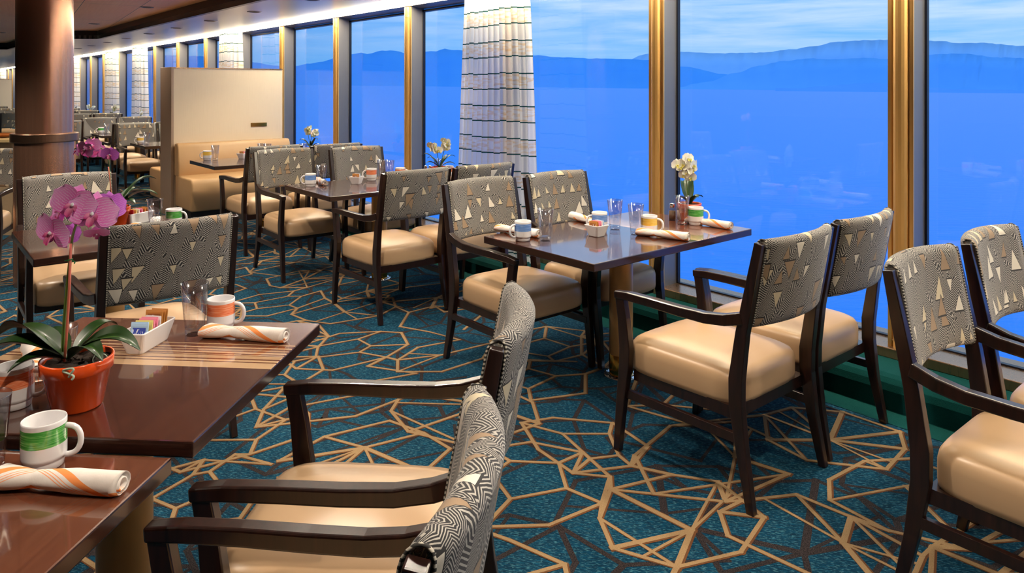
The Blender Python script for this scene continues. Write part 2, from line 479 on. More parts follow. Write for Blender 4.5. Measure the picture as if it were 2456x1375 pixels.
g.put(b.inputs['Base Color'], g.mix(g.ramp(rib, [(0, (1, 1, 1)), (.04, (0, 0, 0))]), g.mix(g.noise(g.obj(), 25, 3), lin(14, 38, 10), lin(34, 70, 20)), lin(70, 104, 44)))
b.inputs['Coat Weight'].default_value = .15
LEAF = m
STEM = plain('green_stem', lin(92, 120, 48), .5, 0, .1)
STAKE = plain('pink_stake', lin(196, 104, 84), .5, 0, .05)
CLIP = plain('green_clip', lin(20, 120, 60), .4)
WIRE = plain('grey_tie', lin(170, 190, 170), .5)
def petal_mat(name, c1, c2, vein, vs):
    m, g, b = mat(name, rough=.5)
    su = g.sep(g.uv())
    w = g.m('SINE', g.m('ADD', g.m('MULTIPLY', su[1], 75), g.m('MULTIPLY', g.noise(g.uv(), 9, 2), 7)))
    base = g.mix(su[0], c1, c2)
    k = g.m('MULTIPLY', g.ramp(w, [(.45, (0, 0, 0)), (.9, (1, 1, 1))]), vs)
    g.put(b.inputs['Base Color'], g.mix(k, base, vein))
    b.inputs['Subsurface Weight'].default_value = .12; b.inputs['Subsurface Radius'].default_value = (.01, .005, .01)
    return m
PINK = petal_mat('pink_petal', lin(240, 96, 200), lin(252, 176, 240), lin(255, 232, 252), .6)
MAGENTA = petal_mat('magenta_lip', lin(225, 150, 180), lin(190, 14, 120), lin(150, 0, 90), .4)
PURPLE = petal_mat('purple_petal', lin(150, 36, 150), lin(196, 104, 204), lin(225, 160, 225), .4)
WHITEP = petal_mat('white_petal', lin(240, 242, 216), lin(252, 252, 246), lin(255, 255, 250), .3)
YELLOWL = petal_mat('yellow_lip', lin(200, 190, 70), lin(226, 218, 120), lin(240, 235, 170), .3)
BUD = plain('orchid_bud', lin(206, 206, 120), .5, 0, .08)

# ------------------------------------------------------------------ floor with woven line pattern
random.seed(11)
fl = MB()
FLOOR = [W(3.5, -4.5), W(3.5, 62), W(-26, 62), W(-26, -4.5)]
fl.prism(FLOOR, -.1, 0, 0)
def strip(mb, p, q, w, z, m):
    dx, dy = q[0] - p[0], q[1] - p[1]; L = sqrt(dx * dx + dy * dy)
    if L < .02: return
    ex, ey = dx / L * w * .45, dy / L * w * .45
    nx, ny = -dy / L * w / 2, dx / L * w / 2
    mb.quad((p[0] - ex + nx, p[1] - ey + ny, z), (p[0] - ex - nx, p[1] - ey - ny, z), (q[0] + ex - nx, q[1] + ey - ny, z), (q[0] + ex + nx, q[1] + ey + ny, z), m)
def carpet_net(seed, mline, w0, zl, spacing, rust_edge):
    rng = random.Random(seed); cents = []
    nx = int(12 / spacing); ny = int(16 / spacing)
    for i in range(nx):
        for j in range(ny):
            n_ = 3.2 - i * spacing * 1.0 + rng.uniform(-.12, .12) - (.5 * spacing if j % 2 else 0)
            d_ = -1.6 + j * spacing * .9 + rng.uniform(-.12, .12)
            x, y = W(n_, d_)
            if y < .3 or y > 17 or abs(x) / max(y, .5) > 1.1 or n_ > 3.25: continue
            cents.append((n_, d_))
    segs = []; cnt = [0]; rings = []
    for (n_, d_) in cents:
        k = rng.randint(7, 9); R = spacing * rng.uniform(.42, .58); el = rng.uniform(.8, 1.25); ph = rng.uniform(0, 6.28)
        ring = []
        for i in range(k):
            a = ph + 2 * pi * i / k + rng.uniform(-.18, .18); r = R * rng.uniform(.85, 1.12)
            ring.append((n_ + r * cos(a) * el, d_ + r * sin(a) / el))
        typ = rng.random()
        for i in range(k):
            if rng.random() < .93: segs.append((ring[i], ring[(i + 1) % k], w0))
        hub = (n_ + R * rng.uniform(-.35, .35), d_ + R * rng.uniform(-.35, .35))
        if typ < .62:                                   # fan of spokes, some doubled
            for i in range(k):
                if rng.random() < .55: segs.append((hub, ring[i], w0 * rng.choice((.7, 1.0, 1.35))))
                if rng.random() < .16:
                    p, q = ring[i], ring[(i + 1) % k]; t = rng.uniform(.3, .7)
                    segs.append((hub, (p[0] + (q[0] - p[0]) * t, p[1] + (q[1] - p[1]) * t), w0 * .7))
        else:                                          # nested polygon
            inner = [(hub[0] + (p[0] - hub[0]) * .5, hub[1] + (p[1] - hub[1]) * .5) for p in ring[::2]]
            for i in range(len(inner)):
                segs.append((inner[i], inner[(i + 1) % len(inner)], w0 * .9))
                segs.append((inner[i], ring[2 * i], w0))
        rings.append(ring)
        if rng.random() < .55:                         # a chord across part of the ring
            i = rng.randrange(k); segs.append((ring[i], ring[(i + 2) % k], w0 * .8))
    for a_i, ra in enumerate(rings):                   # bridges between neighbouring rings
        ca = cents[a_i]
        near = sorted(range(len(cents)), key=lambda j: (cents[j][0] - ca[0]) ** 2 + (cents[j][1] - ca[1]) ** 2)[1:4]
        for j in near:
            if j < a_i and rng.random() < .4: continue
            cb = cents[j]
            p = min(ra, key=lambda q: (q[0] - cb[0]) ** 2 + (q[1] - cb[1]) ** 2)
            q2 = min(rings[j], key=lambda q: (q[0] - p[0]) ** 2 + (q[1] - p[1]) ** 2)
            if (p[0] - q2[0]) ** 2 + (p[1] - q2[1]) ** 2 < .16: segs.append((p, q2, w0 * rng.choice((.9, 1.2))))
    for p, q, w in segs:
        p = (min(p[0], 3.32), p[1]); q = (min(q[0], 3.32), q[1])
        P, Q = W(*p), W(*q)
        cnt[0] += 1; dz = (cnt[0] % 61) * 7e-6
        if rust_edge: strip(fl, (P[0] + .003, P[1] - .003), (Q[0] + .003, Q[1] - .003), w * 1.4, zl - .0006 + dz, 4)  # wider rust line woven under the main one
        strip(fl, P, Q, w, zl + dz, mline)
carpet_net(5, 2, .020, .0002, .62, False)
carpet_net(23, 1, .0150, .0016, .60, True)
a_, b_, c_, d_ = W(3.36, -4.5), W(3.5, -4.5), W(3.5, 62), W(3.36, 62)
fl.quad((*a_, .0022), (*b_, .0022), (*c_, .0022), (*d_, .0022), 3)
floor = struct(fl.build('floor', [C_TEAL, C_BEIGE, C_BROWN, C_GREEN, C_RUST]))

# ------------------------------------------------------------------ room shell
def wframe(name, mats, mb, parent=None, **k):
    """a mesh laid out in (n, d, z): turned into the window-wall frame"""
    o = mb.build(name, mats, parent, **k)
    if parent is None: o.rotation_euler = (0, 0, TH)
    return o
D0, D1 = -4.5, 62
# carpeted kerb with a rounded nose
k = MB(); prof = [(3.50, 0), (3.50, .09), (3.51, .12), (3.53, .14), (3.56, .15), (4.05, .15), (4.05, -.1), (3.5, -.1)]
k.loops([[(n_, D0, z) for n_, z in prof], [(n_, D1, z) for n_, z in prof]], True, 0, False, True, True)
struct(wframe('baseboard_window', C_GREEN, k))
k = MB(); k.box(3.755, 4.05, D0, D1, .15, .20); struct(wframe('trim_1', SILLM, k, bevel=.004))
k = MB(); prof = [(3.78, 2.27), (4.05, 2.235), (4.05, 3.0), (3.78, 3.0)]
k.loops([[(n_, D0, z) for n_, z in prof], [(n_, D1, z) for n_, z in prof]], True, 0, False, True, True)
struct(wframe('trim_2', GREYMETAL, k))
# soffit slab beside the windows
k = MB()
P2, P3 = (2.6, 14.07), to_nd(-7.96, 12.46); P4 = to_nd(-11.03, 16.0); P5 = to_nd(-24, 16.0)
sp = [(3.66, D0), (3.66, D1), (-26, D1), (-26, P5[1] + 0.0), P5, P4, P3, P2, (2.6, D0)]
sp = [(3.66, D0), (3.66, D1), (-26, D1), P5, P4, P3, P2, (2.6, D0)]
k.prism(sp, 2.305, 2.36, 0)
struct(wframe('trim_3', SOFFITM, k))
# dark fascia stepping up to the timber ceiling
k = MB(); path = [(2.6, D0), P2, P3, P4, P5]
for a, b2 in zip(path[:-1], path[1:]):
    k.quad((*a, 2.30), (*b2, 2.30), (*b2, 2.50), (*a, 2.50), 0)
    dx, dy = b2[0] - a[0], b2[1] - a[1]; L = sqrt(dx * dx + dy * dy); nx, ny = dy / L * .05, -dx / L * .05
    a2, b3 = (a[0] + nx, a[1] + ny), (b2[0] + nx, b2[1] + ny)
    k.quad((*a2, 2.30), (*b3, 2.30), (*b3, 2.50), (*a2, 2.50), 0)
    k.quad((*a, 2.30), (*a2, 2.30), (*b3, 2.30), (*b2, 2.30), 0)
struct(wframe('trim_4', FASCIA, k))
k = MB(); k.box(-26, 3.0, D0, D1, 2.44, 2.6); struct(wframe('ceiling', CEILWOOD, k))
k = MB(); k.box(2.9, 4.05, D0, D1, 2.7, 2.8); struct(wframe('trim_5', FASCIA, k))
WALLM = plain('beige_wall', lin(176, 140, 104), .6)
k = MB(); k.box(-26, 4.05, D0 - .2, D0, -.1, 2.8); struct(wframe('wall_back', WALLM, k))
k = MB(); k.box(-26, 4.05, D1, D1 + .2, -.1, 2.8); struct(wframe('wall_front', WALLM, k))
k = MB(); k.box(-26.2, -26, D0, D1, -.1, 2.8); struct(wframe('wall_left', WALLM, k))

# cove light strip
m = bpy.data.materials.new('cove_light'); m.use_nodes = True; g = G(m.node_tree); m.node_tree.nodes.clear()
out = g.new('ShaderNodeOutputMaterial'); em = g.new('ShaderNodeEmission'); em.inputs[0].default_value = (1, .86, .62, 1); em.inputs[1].default_value = STRIP
g.l.new(em.outputs[0], out.inputs[0]); COVE = m
k = MB(); prof = [(3.779, 2.272), (3.655, 2.306), (3.655, 2.33), (3.779, 2.33)]
k.loops([[(n_, D0 + .1, z) for n_, z in prof], [(n_, D1 - .1, z) for n_, z in prof]], True, 0, False, True, True)
o = wframe('cove_light_strip', COVE, k)
tag(o, 'long glowing strip light running above the windows along the ceiling edge', 'strip light')

# windows: a pane, a grey reveal and a gold half-round mullion each
def mullion_mb():
    a = MB()                                           # gold front with flanges and half round
    prof = [(3.80, -.06), (3.79, -.06), (3.79, -.042)]
    for i in range(9):
        t = pi * i / 8; prof.append((3.80 - .038 * sin(t), -.036 * cos(t)))
    prof += [(3.79, .042), (3.79, .06), (3.80, .06)]
    a.loops([[(n_, d_, z) for n_, d_ in prof] for z in (.20, 2.26)], True, 0, False, True, True)
    for z in (2.16, 2.175, .235): a.lathe([(.0395, z), (.041, z + .003), (.0395, z + .006)], 20, (3.80, 0), 0)
    b2 = MB(); b2.box(3.80, 3.94, -.06, .06, .20, 2.27)
    return a, b2
mproto = None
WDW = []
K0, K1 = -3, 36
for kk in range(K0, K1):
    dl = 1.598 + 1.52 * kk - .06
    r = bpy.data.objects.new('window_%d' % (kk - K0 + 1), None); COL.objects.link(r)
    r.rotation_euler = (0, 0, TH); x, y = W(0, dl); r.location = (x, y, 0); struct(r)
    if mproto is None:
        a, b2 = mullion_mb()
        q1 = a.build('mullion', GOLD, r); q2 = b2.build('mullion_reveal', GREYMETAL, r)
        p = MB(); p.box(3.94, 3.946, .06, 1.46, .20, 2.24); q3 = p.build('glass_pane', PANE, r)
        gk = MB()
        for (y0, y1, z0, z1) in ((.06, .072, .2, 2.24), (1.448, 1.46, .2, 2.24), (.06, 1.46, 2.222, 2.24), (.06, 1.46, .2, .208)):
            gk.box(3.925, 3.95, y0, y1, z0, z1)
        q4 = gk.build('gasket', GASKET, r); mproto = (q1, q2, q3, q4)
    else:
        for q in mproto:
            c = q.copy(); COL.objects.link(c); c.parent = r
    WDW.append(r)
# sky portals: help sampling of daylight through the openings
for (da, db) in ((-4, 6), (6, 20), (20, 50)):
    ld = bpy.data.lights.new('daylight_opening', 'AREA'); ld.shape = 'RECTANGLE'; ld.size = db - da; ld.size_y = 2.05
    ld.cycles.is_portal = True
    lo = bpy.data.objects.new('daylight_opening', ld); COL.objects.link(lo)
    x, y = W(4.0, (da + db) / 2); lo.location = (x, y, 1.22)
    lo.rotation_euler = (Matrix.Rotation(TH, 3, 'Z') @ Matrix(((0, 0, 1), (1, 0, 0), (0, 1, 0)))).to_euler()

# ------------------------------------------------------------------ downlights
def downlight_mb():
    a = MB(); a.lathe([(.050, .0), (.075, .0), (.077, -.004), (.060, -.007), (.050, -.006), (.050, .0)], 24)
    c = MB(); c.lathe([(.001, -.002), (.050, -.002)], 24)
    return a, c
m = bpy.data.materials.new('lamp_glow'); m.use_nodes = True; g = G(m.node_tree); m.node_tree.nodes.clear()
out = g.new('ShaderNodeOutputMaterial'); em = g.new('ShaderNodeEmission'); em.inputs[0].default_value = (1, .8, .55, 1); em.inputs[1].default_value = .25
g.l.new(em.outputs[0], out.inputs[0]); LAMPG = m
_dl = None
def downlight(n_, d_, z, power, cone, label, group, rr=.03, col=(1, .81, .57), tilt=(0, 0), name='recessed_downlight'):
    global _dl
    r = empty(name, W(n_, d_), z); tag(r, label, 'ceiling light', group)
    if _dl is None:
        a, c = downlight_mb(); _dl = (a.build('trim_ring', GREYMETAL, r), c.build('lamp_recess', BLACKM, r))
    else:
        for q in _dl:
            c = q.copy(); COL.objects.link(c); c.parent = r
    if power:
        ld = bpy.data.lights.new('bulb', 'SPOT'); ld.energy = power; ld.color = col; ld.spot_size = radians(cone); ld.spot_blend = .55
        ld.shadow_soft_size = rr
        lo = bpy.data.objects.new('bulb', ld); COL.objects.link(lo); lo.parent = r; lo.location = (0, 0, -.012)
        lo.rotation_euler = (tilt[0], tilt[1], 0)
    return r
for i in range(-6, 12):
    d_ = 7.9 + 1.45 * i
    lab = 'round recessed downlight in the grey metal ceiling band beside the windows'
    downlight(2.97, d_, 2.305, P_SOFFIT if d_ < 20 else P_SOFFIT * 2, 105, lab, 'downlights in the window ceiling band')
CL = [(352, 17), (226, 57), (2, 78), (222, -2), (10, 118), (20, 155)]
lab = 'round recessed downlight in the brown timber ceiling'
for px, py in CL[:3]:
    z = FPX * (2.44 - EYE) / (HORY - py); x = (px - 1228) / FPX * z; n_, d_ = to_nd(x, z)
    downlight(n_, d_, 2.44, P_CEIL, 120, lab, 'downlights in the timber ceiling', col=(1, .86, .70))
for n_, d_ in ((.55, .6), (1.7, 1.9), (1.2, 4.6), (-.9, 2.6), (1.55, 3.2), (-2.0, 6.0), (.6, 8.2), (-1.5, 10), (.5, 12), (.5, 16), (-4, 14), (1.7, 6.2), (1.6, -.6), (-.57, 6.3), (.40, 5.2)):  # unseen downlights added to light the room, the last two for the column
    downlight(n_, d_, 2.44, P_CEIL, 120, lab, 'downlights in the timber ceiling', col=(1, .86, .70))

# ------------------------------------------------------------------ column
r = empty('column', (( 108 - 1228) / FPX * 5.6, 5.6)); tag(r, 'thick round bronze metal column rising to the ceiling at left', 'column')
a = MB(); a.lathe([(.190, 1.14), (.190, 2.44)], 64); a.build('upper_shaft', BRONZE, r)
a = MB(); a.lathe([(.203, 0), (.203, 1.08)], 64); a.build('lower_shaft', BRONZE, r)
a = MB(); a.lathe([(.19, 1.075), (.222, 1.075), (.225, 1.08), (.225, 1.135), (.222, 1.14), (.19, 1.14)], 64, smooth=False); a.build('collar', BRONZE2, r)

# ------------------------------------------------------------------ dining chair
def make_chair():
    r = empty('dining_chair'); tag(r, 'chair', 'chair')
    for sx in (-1, 1):                                 # rear legs run up as back posts
        a = MB(); x = .246 * sx
        a.bar([(x * 1.03, -.325, 0), (x, -.285, .20), (x, -.262, .36), (x, -.262, .45), (x, -.285, .62), (x, -.322, .80), (x, -.352, .95)],
              [(.026, .030), (.030, .040), (.032, .052), (.032, .054), (.032, .044), (.030, .038), (.028, .030)])
        a.build('leg', DARKWOOD, r, bevel=.003)
    for sx in (-1, 1):                                 # front legs carry the arms
        a = MB(); x = .266 * sx
        a.bar([(x, .282, 0), (x, .262, .2), (x, .240, .36), (x, .236, .43), (x, .250, .55), (x, .268, .648)],
              [(.027, .030), (.030, .040), (.032, .050), (.032, .054), (.030, .046), (.030, .042)])
        a.build('leg', DARKWOOD, r, bevel=.003)
    for sx in (-1, 1):
        a = MB(); x = .266 * sx
        a.bar([(x, .292, .640), (x, .22, .646), (x, .10, .647), (x * .995, -.03, .645), (x * .985, -.14, .646), (x * .965, -.22, .656), (x * .94, -.29, .676)],
              [(.036, .030), (.038, .034), (.038, .036), (.038, .038), (.036, .040), (.034, .042), (.030, .044)])
        a.build('armrest', DARKWOOD, r, bevel=.006, seg=3)
    for sx in (-1, 1):
        a = MB(); x = .258 * sx
        a.bar([(x, .258, .245), (x * .97, -.278, .245)], (.020, .034)); a.build('stretcher', DARKWOOD, r, bevel=.002)
    a = MB(); a.box(-.235, .235, .20, .225, .30, .345); a.box(-.22, .22, -.25, -.225, .30, .345)
    a.box(-.24, -.22, -.25, .22, .30, .345); a.box(.22, .24, -.25, .22, .30, .345)
    a.build('seat_frame', DARKWOOD, r)
    # seat cushion
    N = 56
    def outline(inset, z, sc=1.0):
        L = []
        for i in range(N):
            t = 2 * pi * (i + .5) / N; c, s_ = cos(t), sin(t); e = .34
            X = (abs(c) ** e) * (1 if c > 0 else -1); Y = (abs(s_) ** e) * (1 if s_ > 0 else -1)
            hw = .252 - .012 * (1 - Y) * .5 - inset; hd = .275 - inset
            if Y > 0: yy = Y * hd * 1.0 + .012 * (1 - X * X)
            else: yy = Y * (hd - .02)
            L.append((X * hw * sc, yy * sc + .002, z))
        return L
    a = MB(); L = [outline(.012, .335), outline(.002, .342), outline(0, .36), outline(0, .415), outline(.004, .436), outline(.014, .452), outline(.032, .462)]
    for sc in (.86, .7, .5, .3, .12): L.append(outline(.032, .462 + .030 * (1 - sc ** 2.4) , sc))
    a.loops(L, True, 0, True, True, True); a.build('seat', VINYL, r)
    # upholstered back, bowed backwards
    a = MB(); U = 16; P = []
    z0, z1, T = .640, .962, .052
    sec = []
    for i in range(12): sec.append((T / 2, z0 + .022 + (z1 - z0 - .05) * i / 11))           # front face going up
    for i in range(1, 8): t = pi * i / 8; sec.append((T / 2 * cos(t), z1 - .028 + .028 * sin(t)))
    for i in range(12): sec.append((-T / 2, z1 - .028 - (z1 - z0 - .05) * i / 11))
    for i in range(1, 6): t = pi * i / 6; sec.append((-T / 2 * cos(t), z0 + .022 - .022 * sin(t)))
    arc = [0]
    for p, q in zip(sec, sec[1:] + sec[:1]): arc.append(arc[-1] + sqrt((p[0] - q[0]) ** 2 + (p[1] - q[1]) ** 2))
    L = []; us = []
    for j in range(U + 1):
        u_ = -1 + 2 * j / U; x = .229 * u_; bow = .046 * (1 - u_ * u_); th = 1.0 if abs(u_) < .97 else .8
        loop = []
        for (y, z) in sec:
            yp = -.262 - .095 * max(0, (z - .45)) / .5 * .98          # follows the raked posts
            loop.append((x, yp + .004 + y * th * (1 + .15 * (1 - u_ * u_)) - bow, z + .004 * (1 - u_ * u_)))
        L.append(loop); us.append(x)
    a.loops(L, True, 0, True, True, True, uvf=lambda j, kx: (us[j], arc[kx]))
    bk = a.build('backrest', FABRIC, r)
    for sx in (-1, 1):
        a = MB(); lp = L[0] if sx < 0 else L[-1]
        a.tube([(p[0] * 1.004, p[1], p[2]) for p in lp] + [lp[0]], .0028, 5, caps=False)
        a.build('piping', PIPING, bk)
    return r
CH = Proto(make_chair)
CHN = 0
def chair(n_, d_, face, label, xy=None, rz=None, group=None):
    o = CH.get()
    if xy is None: xy = W(n_, d_); rz = TH if face > 0 else TH + pi
    place(o, xy, 0, rz, label, group)
    return o
# window tables, facing +1: towards the far end, -1: towards the near end
chair(2.535, 1.745, 1, 'armchair seen from behind on aisle side of nearest window table, whole seat in view')
chair(3.10, 1.755, 1, 'armchair seen from behind on window side of nearest window table, right of its twin')
chair(2.50, .595, -1, 'larger of the two zigzag fabric armchairs cut by the right edge of the frame')
chair(3.08, .58, -1, 'smaller zigzag fabric armchair at far right edge, behind the larger one, by the window')
chair(2.565, 2.995, -1, 'armchair facing the viewer at left end of nearest window table, behind the blue mug')
chair(3.12, 2.95, -1, 'armchair facing the viewer at nearest window table, just right of the long curtain')
chair(2.565, 4.36, 1, 'armchair seen from behind at the middle window table, aisle side, sunlit seat fully visible')
chair(3.09, 4.33, 1, 'armchair whose back stands just in front of the long curtain, middle window table')
chair(2.51, 5.66, -1, 'armchair facing the viewer on aisle side of middle window table, next to blue mug')
chair(3.09, 5.47, -1, 'armchair facing the viewer on window side of middle window table, behind white sugar dish')
chair(2.60, 6.77, 1, 'armchair seen from behind at the booth table, aisle side, in front of beige bench')
chair(3.13, 6.62, 1, 'armchair seen from behind at the booth table, window side, below the white orchid')
chair(.845, 3.48, 1, 'zigzag back armchair directly behind the foreground table, seen from behind, largest back at left')
chair(.79, 4.78, -1, 'armchair facing the viewer behind the small left table, beside the bronze column')
# two facing left in the foreground
chair(0, 0, 0, 'armchair in the foreground facing left, the farther one of the two side-on chairs', (-.367, 1.79), radians(86.5))
chair(0, 0, 0, 'armchair cut by the bottom edge, facing left, nearest of all chairs', (-.435, 1.115), radians(84.5))
x, y = -4.62, 6.1
chair(0, 0, 0, 'armchair half cut by the left edge of the frame, beside the low cream counter', (-4.34, 5.865), radians(200))

# ------------------------------------------------------------------ tables
def make_table(L, Wd, wood, ped=((0, 0),), pr=.061, h=.737):
    """local x along n (length L), y along d"""
    def f():
        r = empty('dining_table'); tag(r, 'table', 'table')
        a = MB(); a.box(-L / 2, L / 2, -Wd / 2, Wd / 2, h - .036, h, 1)
        a.fm[1 - 1] = 1; a.fm[1] = 0
        a.build('tabletop', [wood, EDGEWOOD], r, bevel=.004, seg=2)
        for (x, y) in ped:
            a = MB(); a.lathe([(pr, .10), (pr, h - .036)], 32, (x, y)); p = a.build('pedestal', TAN, r)
            a = MB(); a.lathe([(pr + .001, 0.0), (pr + .001, .11), (pr, .112)], 32, (x, y)); a.build('brass_collar', BRASS, r)
            a = MB(); a.lathe([(.001, .010), (pr + .004, .012), (.086, .009), (.090, .003), (.090, 0)], 36, (x, y)); a.build('base_flange', CHROME, r)
        return r
    return f
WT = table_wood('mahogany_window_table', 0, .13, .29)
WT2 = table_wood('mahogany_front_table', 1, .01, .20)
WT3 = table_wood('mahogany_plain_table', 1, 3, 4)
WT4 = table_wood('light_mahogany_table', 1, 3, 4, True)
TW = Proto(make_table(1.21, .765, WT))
def wtable(n0, d0, d1, label):
    o = TW.get(); place(o, W(n0 + .605, (d0 + d1) / 2), 0, TH, label)
wtable(2.27, 2.166, 2.93, 'dark wood window table nearest the viewer, set with four mugs and white orchid')
wtable(2.27, 4.653, 5.42, 'dark wood window table in the middle, left of the long curtain')
wtable(2.29, 7.10, 7.87, 'dark wood table in front of the beige booth bench')
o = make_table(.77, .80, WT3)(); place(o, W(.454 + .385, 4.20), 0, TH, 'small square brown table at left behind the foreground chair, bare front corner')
TR = radians(-4.8)
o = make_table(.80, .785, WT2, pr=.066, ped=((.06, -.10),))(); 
def loc_t1(x, y):                                     # local coords of the front table -> world
    return (-1.045 + cos(TR) * x - sin(TR) * y, 1.985 + sin(TR) * x + cos(TR) * y)
place(o, (-1.045, 1.985), 0, TR, 'square foreground table with pale inlaid lines, holding the pink orchid')
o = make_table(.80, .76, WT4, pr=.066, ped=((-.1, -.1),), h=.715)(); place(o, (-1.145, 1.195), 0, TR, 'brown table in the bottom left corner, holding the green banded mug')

# ------------------------------------------------------------------ table things
def make_mug(colr):
    def f():
        r = empty('mug'); tag(r, 'mug', 'mug')
        a = MB(); R = .0415
        prof = [(.001, .004), (.030, .004), (.034, 0), (.036, .002), (.0372, .014), (.0372, .018), (.0412, .021), (R, .026), (R, .050), (R, .086), (R, .094), (.0408, .097), (.0396, .097), (.0388, .094), (.0385, .02), (.033, .009), (.001, .008)]
        a.lathe(prof, 40, mf=lambda j, kx: 1 if j == 8 else 0); a.build('body', [CERAM, BANDS[colr]], r)
        a = MB(); pts = []
        for i in range(13):
            t = radians(100 - 200 * i / 12); pts.append((.040 + .030 * max(0, cos(t)) ** .7 if cos(t) > 0 else .039, 0, .050 + .030 * sin(t)))
        a.tube(pts, .0058, 10, caps=True); a.build('handle', CERAM, r)
        return r
    return f
MUG = {c: Proto(make_mug(c)) for c in BANDS}
def mug(c, xy, hr, label, z=.737):
    o = MUG[c].get(); place(o, xy, z, radians(hr), label)
def make_tumbler():
    r = empty('tumbler'); tag(r, 'glass', 'glass')
    a = MB()
    prof = [(.001, 0), (.024, 0), (.0265, .004), (.0275, .012), (.0275, .022)]
    a.lathe(prof + [(.020, .020), (.001, .018)], 40, m=1, rf=lambda t, z: 1 + .03 * abs(sin(5 * t)) if z > .002 else 1)
    b2 = MB()
    pr = [(.0275, .022), (.031, .066), (.0313, .068), (.0308, .070), (.0385, .150), (.0420, .158)]
    pr = [(.0275, .020), (.0325, .068), (.0332, .070), (.0328, .073), (.0405, .155), (.0408, .157), (.0400, .157), (.0322, .075), (.0318, .068), (.026, .024)]
    b2.lathe(pr, 40, mf=lambda j, kx: 1 if j in (1, 2, 4, 5, 6) else 0, rf=lambda t, z: 1 + .02 * abs(sin(5 * t)) * max(0, (.07 - z) / .05))
    base = a.build('base', [TUMB, TUMBB], r); b2.build('wall', [TUMB, TUMBR], r)
    return r
TU = Proto(make_tumbler)
def tumbler(xy, label, z=.737):
    o = TU.get(); place(o, xy, z, 0, label)
def make_napkin():
    r0 = MB(); Ln = .255; N = 26; S = 32; L = []
    for j in range(N + 1):
        t = j / N; x = -Ln / 2 + Ln * t
        if t < .34: rr = .024 - .008 * (t / .34) ** 2; fl_ = 1.35 - .35 * t / .34
        else: q = (t - .34) / .66; rr = .0165 + .0065 * min(1, q * 2.2) ; fl_ = 1.0
        lp = []
        for k2 in range(S):
            a_ = 2 * pi * k2 / S; sp_ = 1 + .10 * (k2 / S) + .03 * sin(3 * a_ + 9 * t)
            yy = cos(a_) * rr * sp_ * fl_; zz = sin(a_) * rr * sp_ * (.92 if t > .34 else .8)
            lp.append((x + (.008 * sin(a_ + 1) if t > .98 or t < .02 else 0), yy, max(zz + .021, .0008)))
        L.append(lp)
    r0.loops(L, True, 0, True, uvf=lambda j, k2: (j / N, k2 / S))
    # rolled ends
    for end in (0, 1):
        base = L[-1] if end else L[0]; sx = 1 if end else -1; E = [base]
        cx = sum(p[1] for p in base) / S; cz = sum(p[2] for p in base) / S
        for sc, dx in ((.86, 0), (.80, -.012), (.62, -.010), (.58, 0), (.42, 0), (.38, -.014), (.1, -.014)):
            E.append([(base[0][0] + sx * dx if sc < .99 else p[0], cx + (p[1] - cx) * sc, cz + (p[2] - cz) * sc) for p in base])
        r0.loops(E, True, 0, True, cap1=True, uvf=lambda j, k2: (.9, k2 / S))
    o = r0.build('napkin_roll', NAPKIN); tag(o, 'napkin', 'napkin'); return o
NAP = Proto(make_napkin)
def napkin(p, q, label, z=.737):
    """p: the fanned end, q: the rolled end"""
    o = NAP.get(); place(o, ((p[0] + q[0]) / 2, (p[1] + q[1]) / 2), z, atan2(q[1] - p[1], q[0] - p[0]), label)

def make_dish(lx, ly, h=.062):
    def f():
        a = MB()
        def rect(ix, z, r=.012):
            L = []; hx, hy = lx / 2 - ix, ly / 2 - ix
            for cx, cy, a0 in ((hx, hy, 0), (-hx, hy, 90), (-hx, -hy, 180), (hx, -hy, 270)):
                sx, sy = (1 if cx > 0 else -1), (1 if cy > 0 else -1)
                for i in range(4):
                    t = radians(a0 + 30 * i); L.append((cx - sx * r + r * cos(t), cy - sy * r + r * sin(t), z))
            return L
        a.loops([rect(.016, 0), rect(.014, .003), rect(.0, h - .002, .008), rect(.001, h, .008), rect(.004, h, .006), rect(.005, h - .003, .006), rect(.018, .006)], True, 0, False, True, True)
        o = a.build('sugar_dish', CERAM); tag(o, 'dish', 'dish'); return o
    return f
DISH_L = Proto(make_dish(.080, .165)); DISH_S = Proto(make_dish(.092, .092, .058))
PK = {}
def packet_mat(name, c, mark=None):
    m, g, b = mat(name, rough=.5)
    s = g.sep(g.obj()); n = g.noise(g.obj(), 40, 2)
    c0 = g.mix(n, tuple(x * .85 for x in c[:3]) + (1,), c)
    if mark:
        inb = g.m('MULTIPLY', g.m('LESS_THAN', g.m('ABSOLUTE', s[0]), .019), g.m('LESS_THAN', g.m('ABSOLUTE', g.m('SUBTRACT', s[2], .046)), .011))
        wv = g.m('GREATER_THAN', g.noise(g.comb(g.m('MULTIPLY', s[0], 240), 0, g.m('MULTIPLY', s[2], 90)), 1.0, 1), .56)
        mk = g.mix(g.m('MULTIPLY', wv, g.m('LESS_THAN', g.m('ABSOLUTE', g.m('SUBTRACT', s[2], .047)), .006)), mark, lin(240, 240, 250))
        c0 = g.mix(inb, c0, mk)
    g.put(b.inputs['Base Color'], c0); return m
PMAT = {'blue': packet_mat('blue_packet', lin(176, 208, 236), lin(44, 66, 160)), 'pink': packet_mat('pink_packet', lin(244, 150, 178), lin(206, 40, 80)),
        'yellow': packet_mat('yellow_packet', lin(244, 226, 130)), 'white': packet_mat('white_packet', lin(232, 224, 226), lin(190, 170, 180)),
        'brown': packet_mat('brown_packet', lin(196, 132, 62), lin(150, 90, 40)), 'red': packet_mat('red_packet', lin(196, 44, 60))}
